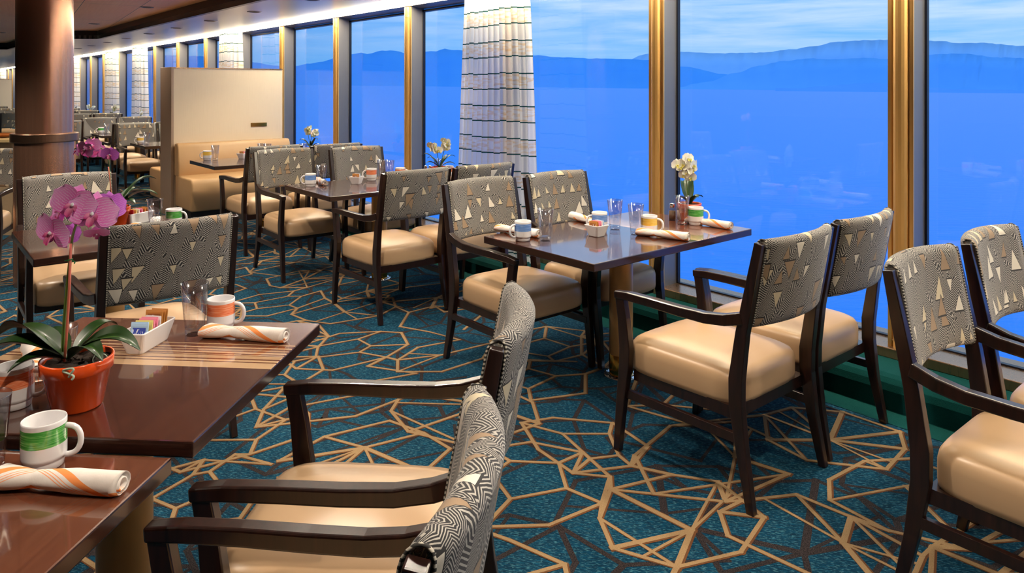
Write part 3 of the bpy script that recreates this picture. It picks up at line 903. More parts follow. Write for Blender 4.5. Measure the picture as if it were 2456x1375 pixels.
def make_packet(c):
    def f():
        a = MB(); w, h, t = .025, .068, .0028
        L = []
        for z, th, ww in ((0, .0008, 1), (.005, .0022, 1), (h * .5, t, .97), (h - .006, .0022, 1), (h, .0006, 1)):
            L.append([(-w * ww, -th, z), (w * ww, -th, z), (w * ww, th, z), (-w * ww, th, z)])
        a.loops(L, True, 0, False, True, True); o = a.build('sweetener_packet', PMAT[c]); tag(o, 'packet', 'packet'); return o
    return f
PKP = {c: Proto(make_packet(c)) for c in PMAT}
def packet(c, xy, rz, label, z=.745, lean=0.0, group=None):
    o = PKP[c].get(); place(o, xy, z, rz, label, group); o.rotation_euler = (lean, 0, rz)

# -------- front table
C_ORN, C_BLU, C_GRN, C_YEL = 'orange', 'blue', 'green', 'yellow'
tumbler(at(467, 802, .737), 'clear tumbler on the foreground table beside the orange banded mug')
mug('orange', ((530 - 1228) / FPX * 2.285, 2.285), 5, 'orange banded mug right of the tumbler on the foreground table')
napkin((-.925, 2.215), (-.672, 2.165), 'rolled napkin with orange stripes at right corner of the foreground table')
mug('orange', (-1.180, 1.735), 20, 'orange banded mug cut by the left edge, beside the orange flower pot')
tumbler((-1.130, 1.83), 'clear tumbler half hidden behind the orange pot and orchid leaves')
napkin((-1.215, 1.88), (-1.37, 2.085), 'rolled napkin mostly hidden behind pot and mug on the foreground table')
mug('green', (-.962, 1.506), 10, 'green banded mug at lower left, nearest mug of all', .715)
tumbler((-1.055, 1.475), 'clear tumbler cut by the left edge beside the nearest green mug', .715)
napkin((-1.005, 1.425), (-.748, 1.40), 'rolled napkin with orange stripes in front of the nearest green mug', .715)
dc = (-1.062, 2.135)
o = DISH_L.get(); place(o, dc, .737, radians(-6), 'long white ceramic dish of sweetener packets on the foreground table')
seq = [('blue', 'pale blue sweetener packet with dark blue print, frontmost in foreground dish'), ('blue', 'pale blue sweetener packet just behind the printed front one, foreground dish'),
       ('yellow', 'yellow sweetener packet peeking out behind the blue ones, foreground dish'), ('red', 'red sweetener packet between yellow and pink ones, foreground dish'),
       ('pink', 'pink sweetener packet, first of the pink ones in the foreground dish'), ('pink', 'pink sweetener packet next to the white ones in the foreground dish'),
       ('white', 'white sugar packet behind the pink ones in the foreground dish'), ('white', 'white sugar packet touching the brown ones in the foreground dish'),
       ('brown', 'brown sugar packet next to the white ones in the foreground dish'), ('brown', 'brown sugar packet in the middle of the brown ones, foreground dish'),
       ('brown', 'brown sugar packet at the back end of the foreground dish')]
for i, (c, lab) in enumerate(seq):
    t = -.050 + .010 * i; rng = random.Random(i)
    packet(c, (dc[0] + sin(radians(6)) * t + rng.uniform(-.004, .004), dc[1] + cos(radians(6)) * t), radians(-6 + rng.uniform(-6, 6)), lab, .748 + .002 * (i % 3) + (.012 if c == 'brown' else 0), -.16)

# -------- nearest window table
def A(px, py): return at(px, py, .737)
mug('blue', A(1254, 577), 205, 'blue banded mug at left end of the nearest window table')
tumbler(A(1308, 578), 'clear tumbler at left end of the nearest window table, right of blue mug')
napkin(A(1200, 556), A(1287, 570), 'rolled napkin behind the left blue mug on the nearest window table')
o = DISH_S.get(); place(o, A(1431, 566), .737, TH, 'square white dish of sugar packets on the nearest window table')
sx, sy = A(1431, 566)
for i, (c, lab) in enumerate((('brown', 'brown sugar packet at left in dish of the nearest window table'), ('brown', 'second brown sugar packet in dish of the nearest window table'), ('pink', 'pink packet in dish of the nearest window table'),
                              ('pink', 'pink packet next to the white one, dish of nearest window table'), ('white', 'white packet in dish of the nearest window table'), ('blue', 'blue packet at right in dish of the nearest window table'))):
    t = -.026 + .0105 * i
    packet(c, (sx + CT * t, sy + ST * t), TH + pi / 2, lab, .746, 0)
mug('blue', A(1438, 553), 190, 'blue banded mug behind the square dish on the nearest window table')
napkin(A(1425, 541), A(1381, 528), 'rolled napkin behind the sugar dish on the nearest window table')
tumbler(A(1475, 551), 'clear tumbler between second blue mug and yellow mug, nearest window table')
tumbler(A(1525, 563), 'clear tumbler touching the yellow mug on the nearest window table')
mug('yellow', A(1557, 562), -20, 'yellow banded mug on the nearest window table')
napkin(A(1545, 566), A(1636, 577), 'rolled napkin in front of the yellow mug, right side, nearest window table')
tumbler(A(1636, 539), 'clear tumbler in front of the orchid pot on the nearest window table')
mug('green', A(1669, 539), -15, 'green banded mug beside the orchid on the nearest window table')
napkin(A(1655, 536), A(1748, 551), 'rolled napkin at window end of the nearest window table')
# shakers
def make_shaker(c, nm):
    def f():
        r = empty(nm); tag(r, nm, 'shaker')
        rf = lambda t, z: 1 + .05 * abs(cos(3 * t))
        a = MB(); a.lathe([(.001, 0), (.018, 0), (.020, .004), (.020, .055), (.016, .068), (.013, .074)], 24, rf=rf); a.build('glass_body', TUMB, r)
        a = MB(); a.lathe([(.001, .004), (.0175, .004), (.0178, .052), (.001, .054)], 20); a.build('contents', c, r)
        a = MB(); a.lathe([(.0135, .072), (.0145, .074), (.0145, .088), (.012, .095), (.001, .098)], 24); a.build('cap', CHROME, r)
        return r
    return f
PEPPER = plain('ground_pepper', lin(120, 98, 80), .9, 0, .3, 400); SALT = plain('salt', lin(235, 225, 222), .9, 0, .05, 400)
PS = Proto(make_shaker(PEPPER, 'pepper_shaker')); SS = Proto(make_shaker(SALT, 'salt_shaker'))
place(PS.get(), A(1612, 528), .737, 0, 'pepper shaker with chrome cap on the nearest window table')
place(SS.get(), A(1631, 527), .737, 0, 'salt shaker with chrome cap on the nearest window table')

# -------- middle window table
mug('blue', A(745, 447), 190, 'blue banded mug at the near left corner of the middle window table')
tumbler(A(771, 446), 'clear tumbler next to blue mug on the middle window table')
napkin(A(760, 436), A(780, 446), 'rolled napkin seen end-on behind the tumbler, middle window table')
o = DISH_S.get(); place(o, A(855, 441), .737, TH + .6, 'square white dish of brown sugar on the middle window table')
sx, sy = A(855, 441)
for i, (c, lab) in enumerate((('brown', 'brown packet at left in dish of the middle window table'), ('brown', 'brown packet second from left in dish of the middle window table'), ('brown', 'brown packet beside the white one, dish of middle window table'),
                              ('white', 'white packet in dish of the middle window table'), ('blue', 'blue packet in dish of the middle window table'))):
    t = -.026 + .0125 * i; packet(c, (sx + cos(TH + .6) * t * .9, sy + sin(TH + .6) * t * .9), TH + .6 + pi / 2 - .25, lab, .748, 0)
mug('orange', A(891, 433), 190, 'orange banded mug beside sugar dish on the middle window table')
tumbler(A(916, 429), 'left one of two clear tumblers behind the chair on the middle window table')
tumbler(A(934, 431), 'right one of two clear tumblers behind the chair on the middle window table')
mug('orange', A(960, 431), 0, 'orange banded mug barely showing above the chair back, middle window table')
place(PS.get(), A(1021, 425), .737, 0, 'pepper shaker on the middle window table')
place(SS.get(), A(1032, 425), .737, 0, 'salt shaker on the middle window table')
tumbler(A(1052, 427), 'clear tumbler in front of the orchid pot on the middle window table')
mug('orange', A(1076, 426), -10, 'orange banded mug right of the orchid on the middle window table')
napkin(A(1070, 432), A(1100, 438), 'rolled napkin beside the window end mug, middle window table')
# -------- booth table
mug('yellow', A(497, 384), 190, 'yellow banded mug on the booth table')
tumbler(A(516, 385), 'clear tumbler next to yellow mug on the booth table')
o = DISH_S.get(); place(o, A(582, 381), .737, TH + .5, 'square white dish on the booth table')
sx, sy = A(582, 381)
for i, (c, lab) in enumerate((('brown', 'brown packet in the booth table dish'), ('pink', 'pink packet in the booth table dish'), ('white', 'white packet in the booth table dish'))):
    t = -.018 + .017 * i; packet(c, (sx + cos(TH + .5) * t, sy + sin(TH + .5) * t), TH + .5 + pi / 2, lab, .748, 0)
tumbler(A(627, 380), 'left clear tumbler in front of bench back on the booth table')
tumbler(A(641, 381), 'right clear tumbler in front of bench back on the booth table')
tumbler(A(728, 380), 'clear tumbler left of white orchid on the booth table')
# -------- small left table
tumbler((-1.90, 3.90), 'clear tumbler on the small left table behind the big chair back')
mug('green', (-1.825, 3.955), -5, 'green banded mug on the small left table behind the big chair back')
dc = (-2.075, 4.06)
o = DISH_L.get(); place(o, dc, .737, TH + pi / 2 + .5, 'long white dish of packets on the small left table')
for i, (c, lab) in enumerate((('red', 'red packet in the dish on the small left table'), ('yellow', 'yellow packet in the dish on the small left table'), ('white', 'white packet in the dish on the small left table'),
                              ('pink', 'pink packet in the dish on the small left table'), ('brown', 'brown packet in the dish on the small left table'), ('brown', 'brown packet at right end of dish, small left table'))):
    t = -.05 + .02 * i; aa = TH + pi + .5
    packet(c, (dc[0] - cos(aa) * t, dc[1] - sin(aa) * t), aa + pi / 2, lab, .750, 0)
napkin((-1.98, 3.86), (-1.80, 3.70), 'rolled napkin at the foot of the tumbler on the small left table')

# ------------------------------------------------------------------ orchids
def petal(mb, c, axis_a, length, width, tilt, cup, m=0, R=None, seg=(6, 6), pinch=.25):
    """petal in the local frame: face plane XZ, facing -Y"""
    nu, nv = seg; rows = []
    for i in range(nu + 1):
        t = i / nu; w = width * sqrt(max(0.0, 1 - abs(2 * min(1, .10 + .90 * t) - 1.12) ** 2.3 * .80)) * (1 if t > .22 else pinch + (1 - pinch) * t / .22) * (1 if t < .999 else .35)
        row = []
        for j in range(nv + 1):
            s_ = -1 + 2 * j / nv
            x = s_ * w / 2; z = length * t - length * .10 * s_ * s_ * t
            y = -cup * (s_ * s_) * w + tilt * t * length + .06 * length * t * t
            X = x * cos(axis_a) + z * sin(axis_a); Z = -x * sin(axis_a) + z * cos(axis_a)
            v = Vector((X, y, Z))
            if R is not None: v = R @ v
            row.append(v + Vector(c))
        rows.append(row)
    mb.loops(rows, False, m, True, uvf=lambda i, j: (i / nu, j / nv))
def make_flower(pm, lm, size):
    def f(parent):
        a = MB(); L = size / 2
        petal(a, (0, .003, 0), 0, L * .95, L * .66, .06, .08)                     # dorsal sepal
        petal(a, (0, .004, 0), radians(130), L * .88, L * .58, .08, .08)
        petal(a, (0, .004, 0), radians(-130), L * .88, L * .58, .08, .08)
        petal(a, (0, 0, 0), radians(68), L * 1.04, L * 1.30, -.03, .05, seg=(9, 9))   # broad side petals
        petal(a, (0, 0, 0), radians(-68), L * 1.04, L * 1.30, -.03, .05, seg=(9, 9))
        petal(a, (0, -.003, -.002), radians(180), L * .46, L * .30, -.55, .30, 1)     # lip
        petal(a, (0, -.003, 0), radians(118), L * .30, L * .26, -.8, -.3, 1)
        petal(a, (0, -.003, 0), radians(-118), L * .30, L * .26, -.8, -.3, 1)
        q_ = size / .1
        a.lathe([(.0005 * q_, -.002 * q_), (.0036 * q_, .001 * q_), (.0034 * q_, .005 * q_), (.0005 * q_, .008 * q_)], 8, (0, -.007 * q_), 2)
        o = a.build('flower', [pm, lm, CERAM], parent)
        return o
    return f
def leaf_mb(length, width, az_, lift, droop, twist=0.0):
    a = MB(); N = 14; V = 6; rows = []
    for i in range(N + 1):
        t = i / N; w = width * (sin(pi * min(1, .06 + .94 * t) ** .8) ** .6) * (.35 + .65 * min(1, t * 4))
        if i == N: w = .002
        rad = length * t; z = lift * sin(min(t * 1.5, 1.57)) * length - droop * length * t * t * t
        row = []
        for j in range(V + 1):
            s_ = -1 + 2 * j / V
            o_ = s_ * w / 2; up = .22 * abs(s_) * w + twist * s_ * w * t
            row.append((cos(az_) * rad - sin(az_) * o_, sin(az_) * rad + cos(az_) * o_, z + up))
        rows.append(row)
    rows2 = [[(p[0], p[1], p[2] - .0016) for p in r_] for r_ in rows]
    a.loops(rows, False, 0, True, uvf=lambda i, j: (i / N, j / V)); a.loops(rows2, False, 0, True, uvf=lambda i, j: (i / N, j / V))
    return a
def pot_parts(r, R, H, rim=.03):
    a = MB(); r0 = R * .70
    a.lathe([(.001, 0), (r0 - .004, 0), (r0, .004), (R * .93, H - rim), (R, H - rim + .002), (R * 1.02, H - .002), (R * 1.01, H), (R * .95, H), (R * .93, H - .01), (R * .9, H - .02)], 48)
    a.build('pot', ORANGEPOT, r)
    a = MB(); N = 28; rg = random.Random(3)
    L = [[(R * .92 * q * cos(2 * pi * i / N), R * .92 * q * sin(2 * pi * i / N), H - .016 + rg.uniform(0, .010)) for i in range(N)] for q in (1, .8, .6, .4, .2)]
    a.loops(L, True, 0, False, cap1=True); a.build('potting_bark', SOIL, r)
def curve_pts(P, n=24):
    """Catmull-Rom through P"""
    P = [Vector(p) for p in P]; Q = [P[0] * 2 - P[1]] + P + [P[-1] * 2 - P[-2]]; out = []
    for i in range(1, len(Q) - 2):
        for j in range(n):
            t = j / n
            out.append(.5 * ((2 * Q[i]) + (Q[i + 1] - Q[i - 1]) * t + (2 * Q[i - 1] - 5 * Q[i] + 4 * Q[i + 1] - Q[i + 2]) * t * t + (3 * Q[i] - Q[i - 1] - 3 * Q[i + 1] + Q[i + 2]) * t ** 3))
    out.append(P[-1]); return out
FWHITE = make_flower(WHITEP, YELLOWL, .066)
FPINK = make_flower(PINK, MAGENTA, .105); FPURP = make_flower(PURPLE, MAGENTA, .092)
# the pink orchid on the front table
px0 = (-1.030, 1.735); Z0 = .737
r = empty('potted_orchid', px0, Z0); tag(r, 'pink orchid in an orange pot on the foreground table', 'orchid')
pot_parts(r, .077, .118)
def rel(px, py, depth):        # a point at a given depth, relative to the pot base
    return Vector(((px - 1228) / FPX * depth - px0[0], depth - px0[1], EYE - (py - HORY) * depth / FPX - Z0))
st = curve_pts([rel(150, 880, 1.74), rel(152, 800, 1.74), rel(160, 700, 1.73), rel(170, 600, 1.73), rel(176, 560, 1.73), rel(190, 525, 1.74), rel(215, 505, 1.75), rel(250, 500, 1.76)], 6)
a = MB(); a.tube(st, [.0040 - .0018 * i / len(st) for i in range(len(st))], 8); a.build('stem', STEM, r)
a = MB(); a.tube([rel(153, 890, 1.728), rel(160, 800, 1.728), rel(166, 700, 1.722), rel(170, 585, 1.722)], .0030, 8); a.build('stake', STAKE, r)
a = MB(); c0 = rel(168, 632, 1.725); a.tube([c0 + Vector((.010 * cos(t), .010 * sin(t), .002 * t)) for t in [i * .45 for i in range(14)]], .0014, 6); a.build('clip', CLIP, r)
a = MB(); a.tube(curve_pts([rel(165, 905, 1.655), rel(176, 885, 1.65), rel(150, 890, 1.66), rel(176, 902, 1.65), rel(172, 912, 1.648)], 5), .0025, 6); a.build('tie', WIRE, r)
a = MB(); a.tube(curve_pts([rel(232, 888, 1.70), rel(222, 865, 1.72), rel(232, 850, 1.74), rel(250, 850, 1.75), rel(262, 862, 1.75)], 5), .0012, 6); a.build('wire', WIRE, r)
for (az_, L_, w_, lift, droop, tw) in ((178, .172, .074, .62, .30, .3), (196, .180, .066, .42, .28, .0), (8, .160, .062, .50, .42, .2), (-25, .12, .05, .55, .42, .1), (150, .12, .05, .6, .3, 0), (215, .12, .05, .25, .3, 0), (60, .12, .045, .7, .3, 0)):
    o = leaf_mb(L_, w_, radians(az_), lift, droop, tw).build('leaf', LEAF, r); o.location = (0.0 - .02, 0, .112)
_fl = {}
def flower(par, kind, loc, rx, rz, sc, roll=0):
    if kind not in _fl: _fl[kind] = {'pink': FPINK, 'purple': FPURP, 'white': FWHITE}[kind](par); o = _fl[kind]
    else: o = _fl[kind].copy(); COL.objects.link(o); o.parent = par
    o.location = loc; o.rotation_mode = 'YXZ'; o.rotation_euler = (rx, roll, rz); o.scale = (sc, sc, sc); return o
for (px, py, dp, rx, rz, sc, kd, roll) in ((126, 560, 1.69, .15, -.35, 1.0, 'pink', .25), (152, 500, 1.70, -.1, -.55, .95, 'pink', -.2), (176, 492, 1.68, .1, .1, 1.0, 'pink', .35),
                                     (222, 514, 1.69, .12, .3, 1.05, 'pink', .2), (262, 500, 1.77, 0, 1.0, .95, 'purple', .1), (232, 560, 1.75, .9, .4, .55, 'pink', 0), (164, 566, 1.76, .3, 1.1, .7, 'purple', .3)):
    flower(r, kd, rel(px, py, dp), rx, rz, sc, roll)
# the pink orchid on the small left table
px1 = W(.90, 4.40)
r = empty('potted_orchid', px1, .737); tag(r, 'pink orchid in an orange pot on the small left table', 'orchid')
pot_parts(r, .072, .110)
def rel1(px, py, depth): return Vector(((px - 1228) / FPX * depth - px1[0], depth - px1[1], EYE - (py - HORY) * depth / FPX - .737))
zc = px1[1]
st = curve_pts([rel1(270, 510, zc), rel1(266, 460, zc), rel1(262, 400, zc), rel1(256, 375, zc), rel1(238, 352, zc), rel1(205, 345, zc), rel1(178, 358, zc)], 6)
a = MB(); a.tube(st, .0028, 7); a.build('stem', STEM, r)
a = MB(); a.tube([rel1(272, 512, zc - .01), rel1(266, 455, zc - .01), rel1(260, 400, zc - .01)], .0026, 6); a.build('stake', STAKE, r)
for (az_, L_, w_, lift, droop) in ((35, .20, .055, .95, .25), (5, .22, .05, .55, .25), (-20, .14, .05, .5, .3), (150, .12, .04, .5, .3), (70, .16, .05, .7, .2)):
    leaf_mb(L_, w_, radians(az_), lift, droop).build('leaf', LEAF, r).location = (0, 0, .105)
for (px, py, dp, rx, rz, sc, kd, roll) in ((183, 362, zc, 0, -.9, .85, 'pink', 0), (204, 360, zc - .03, .1, -.2, 1.0, 'pink', .3), (222, 350, zc - .03, -.2, .1, .9, 'pink', 0), (232, 362, zc + .01, .2, .3, .95, 'pink', .4),
                                     (263, 372, zc - .03, .1, .3, 1.0, 'purple', .2), (214, 368, zc + .03, .4, .2, .8, 'pink', .2)):
    flower(r, kd, rel1(px, py, dp), rx, rz, sc, roll)
# white orchids on the window tables
def make_white(variant):
    rg = random.Random(variant)
    r = empty('potted_orchid'); tag(r, 'orchid', 'orchid'); pot_parts(r, .066, .100)
    stems = (((.0, .01, .095), (-.01, .01, .18), (-.02, 0, .26), (-.035, 0, .305), (-.06, -.01, .325)), ((.015, 0, .095), (.02, 0, .18), (.02, 0, .27), (.01, 0, .32), (-.015, -.01, .345)))
    if variant == 2: stems = (((.0, .01, .095), (-.01, .01, .17), (-.025, 0, .23), (-.045, 0, .26), (-.07, -.01, .26)), ((.015, 0, .095), (.025, 0, .18), (.045, 0, .25), (.055, 0, .30), (.05, -.01, .33)))
    for sidx, P in enumerate(stems):
        pts = curve_pts(P, 6); a = MB(); a.tube(pts, .0026, 7); a.build('stem', STEM, r)
        n = len(pts)
        for q in range(8):
            p = pts[int(n * (.50 + .50 * q / 7)) - 1]
            flower(r, 'white', (p.x + rg.uniform(-.022, .022), p.y - .014, p.z + rg.uniform(-.018, .014)), rg.uniform(-.3, .3), rg.uniform(-.9, .9), rg.uniform(.8, 1.15), rg.uniform(-.4, .4))
        for q in range(4):
            p = pts[int(n * (.48 + .12 * q))]; a = MB(); R_ = rg.uniform(.005, .008)
            c = (p.x + rg.choice((-1, 1)) * rg.uniform(.014, .026), p.y - .004); zc_ = p.z - rg.uniform(0, .015)
            a.lathe([(.0005, zc_ - R_), (R_ * .8, zc_ - R_ * .5), (R_, zc_), (R_ * .7, zc_ + R_ * .7), (.0005, zc_ + R_ * 1.1)], 10, c)
            a.tube([(p.x, p.y, p.z - .004), (c[0], c[1], zc_)], .0010, 5); a.build('bud', BUD, r)
    LV = ((100, .10, .060, 1.3, .1), (80, .11, .055, 1.3, .05), (20, .09, .04, .7, .3), (200, .09, .04, .7, .3), (-60, .07, .04, .9, .2)) if variant == 1 else \
         ((165, .15, .026, 1.0, .35), (15, .14, .028, .9, .3), (140, .12, .026, .9, .3), (40, .11, .026, 1.0, .1), (190, .12, .03, .6, .3), (-10, .13, .03, .5, .3))
    for (az_, L_, w_, lift, droop) in LV: leaf_mb(L_, w_, radians(az_), lift, droop).build('leaf', LEAF, r).location = (0, 0, .092)
    return r
WO1 = Proto(lambda: make_white(1)); WO2 = Proto(lambda: make_white(2))
place(WO1.get(), (1.000, 4.13), .737, 0, 'white orchid in an orange pot on the nearest window table')
place(WO2.get(), W(3.40, 4.98), .737, .2, 'white orchid in an orange pot left of the long striped curtain, middle window table')
place(WO2.get(), W(3.40, 7.42), .737, 2.6, 'white orchid in an orange pot at the window end of the booth table')

# ------------------------------------------------------------------ booth
def bench(sgn, d_face, label):
    """sgn -1: bench on the near side of the divider"""
    r = bpy.data.objects.new('booth_bench', None); COL.objects.link(r); r.rotation_euler = (0, 0, TH)
    x, y = W(2.42, d_face); r.location = (x, y, 0); tag(r, label, 'bench')
    def slab(prof, n0, n1, name, mt):
        a = MB(); a.loops([[(n_, sgn * p[0], p[1]) for p in prof] for n_ in (n0, n1)], True, 0, False, True, True)
        o = a.build(name, mt, r, bevel=.022, seg=4)
        for pl in o.data.polygons: pl.use_smooth = True
    Ls = 1.32 if sgn < 0 else 1.25
    slab([(.04, .13), (.62, .13), (.66, .30), (.655, .44), (.62, .485), (.04, .485)], .0, Ls, 'seat', VINYL2)
    slab([(.005, .47), (.155, .47), (.175, .60), (.15, .80), (.12, .845), (.03, .845), (.005, .82)], .0, Ls, 'backrest', VINYL2)
    a = MB(); a.box(.02, Ls - .02, min(sgn * .05, sgn * .56), max(sgn * .05, sgn * .56), 0, .135); a.build('plinth', BLACKM, r)
    return r
def divider(n0, n1, d0, d1, label, plaque=True):
    r = bpy.data.objects.new('booth_divider', None); COL.objects.link(r); r.rotation_euler = (0, 0, TH); x, y = W(n0, d0); r.location = (x, y, 0)
    tag(r, label, 'partition')
    a = MB(); a.box(.0, n1 - n0, 0, d1 - d0, 0, 1.70); a.build('panel', PANEL, r)
    a = MB(); a.box(-.03, .0, -.012, d1 - d0 + .012, 0, 1.715); a.build('end_cap', CAPM, r, bevel=.003)
    a = MB(); a.box(.0, n1 - n0, -.008, d1 - d0 + .008, 1.70, 1.712); a.build('top_trim', SILLM, r)
    if plaque:
        a = MB(); a.box(.885, 1.085, -.008, 0, 1.00, 1.048); a.build('plaque', BRASS, r, bevel=.003)
    return r
divider(2.415, 3.70, 8.90, 9.32, 'tall cream booth divider with a small brass plaque')
bench(-1, 8.90, 'beige vinyl booth bench in front of the cream divider')
bench(1, 9.32, 'beige vinyl booth bench peeking out left of the cream divider, behind it')
divider(.4, 2.62, 26.5, 26.9, 'distant cream booth divider at the far left edge', False)

# ------------------------------------------------------------------ rows beyond the booth
for j, (dc_, nm) in enumerate(((10.40, 'first'), (12.95, 'second'), (15.2, 'third'), (17.4, 'fourth'), (19.6, 'fifth'), (21.9, 'sixth'))):
    wtable(2.38, dc_ - .38, dc_ + .38, 'dark wood window table, %s in the row beyond the booth divider' % nm)
    chair(2.61, dc_ + .74, -1, 'armchair facing the viewer, aisle side of the %s table beyond the divider' % nm)
    chair(3.17, dc_ + .74, -1, 'armchair facing the viewer, window side of the %s table beyond the divider' % nm)
    if j > 0:
        chair(2.63, dc_ - .80, 1, 'armchair with its back to the viewer, aisle side of the %s table beyond the divider' % nm)
        chair(3.19, dc_ - .80, 1, 'armchair with its back to the viewer, window side of the %s table beyond the divider' % nm)
    if 1 < j: place((WO1 if j % 2 else WO2).get(), W(3.45, dc_ - (.35 if j < 4 else .2)), .737, j, 'small white orchid on the %s table beyond the divider' % nm)
mug('yellow', A(337, 346), 200, 'yellow banded mug on the first table beyond the divider'); tumbler(A(352, 346.5), 'clear tumbler beside yellow mug on first table beyond the divider')
mug('green', A(242, 320), 200, 'green banded mug on the second table beyond the divider'); tumbler(A(256, 320), 'clear tumbler beside green mug on second table beyond the divider')
mug('orange', A(192, 300), 200, 'orange banded mug on the third table beyond the divider')
# inner row, half hidden by the column
chair(0, 0, 0, 'armchair right behind the bronze column, its back edge showing at right of it', (-7.15, 11.6), TH)
for n_, d_, fc, lab in ((2.0, 23.4, -1, 'distant armchair at the left edge facing the viewer, farther of the two above the counter'),
                        (1.95, 21.1, -1, 'distant armchair at the left edge facing the viewer, nearer of the two above the counter'),
                        (1.85, 18.4, 1, 'dark distant armchair just left of the bronze column')):
    chair(n_, d_, fc, lab)
# low cream counter at the left
r = empty('low_counter', (-5.55, 7.35), 0, radians(0)); tag(r, 'low cream counter at the left edge behind the armchair', 'counter')
COUNT = plain('cream_counter', lin(196, 170, 136), .4); COUNTT = plain('cream_counter_top', lin(206, 180, 130), .3)
a = MB(); a.box(-1.6, .55, 0, .5, 0, .93); a.build('front', COUNT, r)
a = MB(); a.box(-1.62, .57, -.03, .53, .93, .965); a.build('top', COUNTT, r, bevel=.004)
a = MB(); a.box(.18, .33, -.008, 0, .30, .40, 0)
for i in (0, 1):
    for (dx, dz) in ((-.012, .015), (.012, .015), (0, -.008)): a.box(.22 + i * .07 + dx - .003, .22 + i * .07 + dx + .003, -.0095, -.008, .35 + dz - .005, .35 + dz + .005, 1)
a.build('socket_plate', [CERAM, BLACKM], r)
a = MB(); a.lathe([(.001, 0), (.10, 0), (.15, .03), (.16, .04), (.15, .036), (.10, .012), (.001, .01)], 32)
o = a.build('serving_tray', plain('copper_tray', lin(176, 104, 50), .3, .4)); tag(o, 'round copper coloured tray lying on the low cream counter', 'tray'); o.location = (-5.30, 7.55, .966)

# ------------------------------------------------------------------ curtains
m = bpy.data.materials.new('striped_sheer'); m.use_nodes = True; g = G(m.node_tree); m.node_tree.nodes.clear()
out = g.new('ShaderNodeOutputMaterial'); s = g.sep(g.uv())
fold = g.m('FLOOR', g.m('MULTIPLY', s[0], 13)); wv, _c = g.white(g.comb(fold, 0, 0))
vv = g.m('ADD', s[1], g.m('MULTIPLY', g.m('SUBTRACT', wv, .5), .016))
ph = g.m('DIVIDE', g.m('SUBTRACT', vv, .964), .252); fr = g.m('FRACT', ph)
line = g.m('MAXIMUM', g.m('LESS_THAN', fr, .040), g.m('MULTIPLY', g.m('GREATER_THAN', fr, .480), g.m('LESS_THAN', fr, .520)))
inb = g.m('MULTIPLY', g.m('GREATER_THAN', fr, .03), g.m('LESS_THAN', fr, .48))
nz = g.noise(g.comb(g.m('MULTIPLY', s[0], 22), g.m('MULTIPLY', vv, 46), 0), 1.0, 2)
ystripe = g.m('MULTIPLY', inb, g.ramp(nz, [(.46, (0, 0, 0)), (.62, (1, 1, 1))]))
col = g.mix(g.m('MULTIPLY', ystripe, .6), lin(250, 246, 236), lin(240, 196, 110)); col = g.mix(line, col, lin(42, 84, 80))
df = g.new('ShaderNodeBsdfDiffuse'); g.put(df.inputs[0], col); tl = g.new('ShaderNodeBsdfTranslucent'); g.put(tl.inputs[0], col)
mx = g.new('ShaderNodeMixShader'); mx.inputs[0].default_value = .48; g.l.new(df.outputs[0], mx.inputs[1]); g.l.new(tl.outputs[0], mx.inputs[2])
tp = g.new('ShaderNodeBsdfTransparent'); m2 = g.new('ShaderNodeMixShader')
g.put(m2.inputs[0], g.m('MULTIPLY', g.m('SUBTRACT', 1, line), .17)); g.l.new(mx.outputs[0], m2.inputs[1]); g.l.new(tp.outputs[0], m2.inputs[2]); g.l.new(m2.outputs[0], out.inputs[0])
SHEER = m
def make_curtain(wt, wb, depth, seed):
    rg = random.Random(seed); a = MB(); NU, NV = 130, 40; rows = []
    fr_ = [rg.uniform(.8, 1.2) for _ in range(20)]
    for i in range(NV + 1):
        t = i / NV; z = 2.262 - (2.262 - .165) * t
        w_ = wt + (wb - wt) * (min(1, t * 1.25)) ** .8; row = []
        for j in range(NU + 1):
            u_ = j / NU; ph_ = 2 * pi * 13 * u_ + .5 * sin(2.2 * t + seed) + .8 * sin(5 * u_)
            dd = (u_ - .5) * w_ + .005 * sin(ph_ * 2)
            nn = -depth * (1 - abs(2 * u_ - 1) ** 2.2) + (.015 + .008 * t) * sin(ph_) * fr_[int(u_ * 12.9)]
            row.append((nn, dd, z))
        rows.append(row)
    a.loops(rows, False, 0, True, uvf=lambda i, j: (j / NU, 2.262 - (2.262 - .165) * i / NV))
    o = a.build('curtain', SHEER); tag(o, 'curtain', 'curtain'); return o
def put_curtain(o, n_, d_, label):
    x, y = W(n_, d_); place(o, (x, y), 0, TH, label)
put_curtain(make_curtain(.80, 1.0, .06, 1), 3.665, 4.57, 'long white striped sheer curtain hanging nearest, right of the middle table')
cc = make_curtain(.66, .98, .16, 2)
put_curtain(cc, 3.70, 10.65, 'striped curtain showing only above the cream booth divider')
for d_, lab in ((15.75, 'striped curtain standing right in the pair beyond the booth divider'), (18.2, 'striped curtain standing left in the pair beyond the booth divider'), (22.7, 'striped curtain right beside the bronze column, partly hidden by it')):
    c = cc.copy(); COL.objects.link(c); put_curtain(c, 3.70, d_, lab)
for d_, lab in ((33.0, 'distant striped curtain left of the bronze column'), (40, 'distant striped curtain at the far left edge')):
    c = cc.copy(); COL.objects.link(c); put_curtain(c, 3.70, d_, lab)

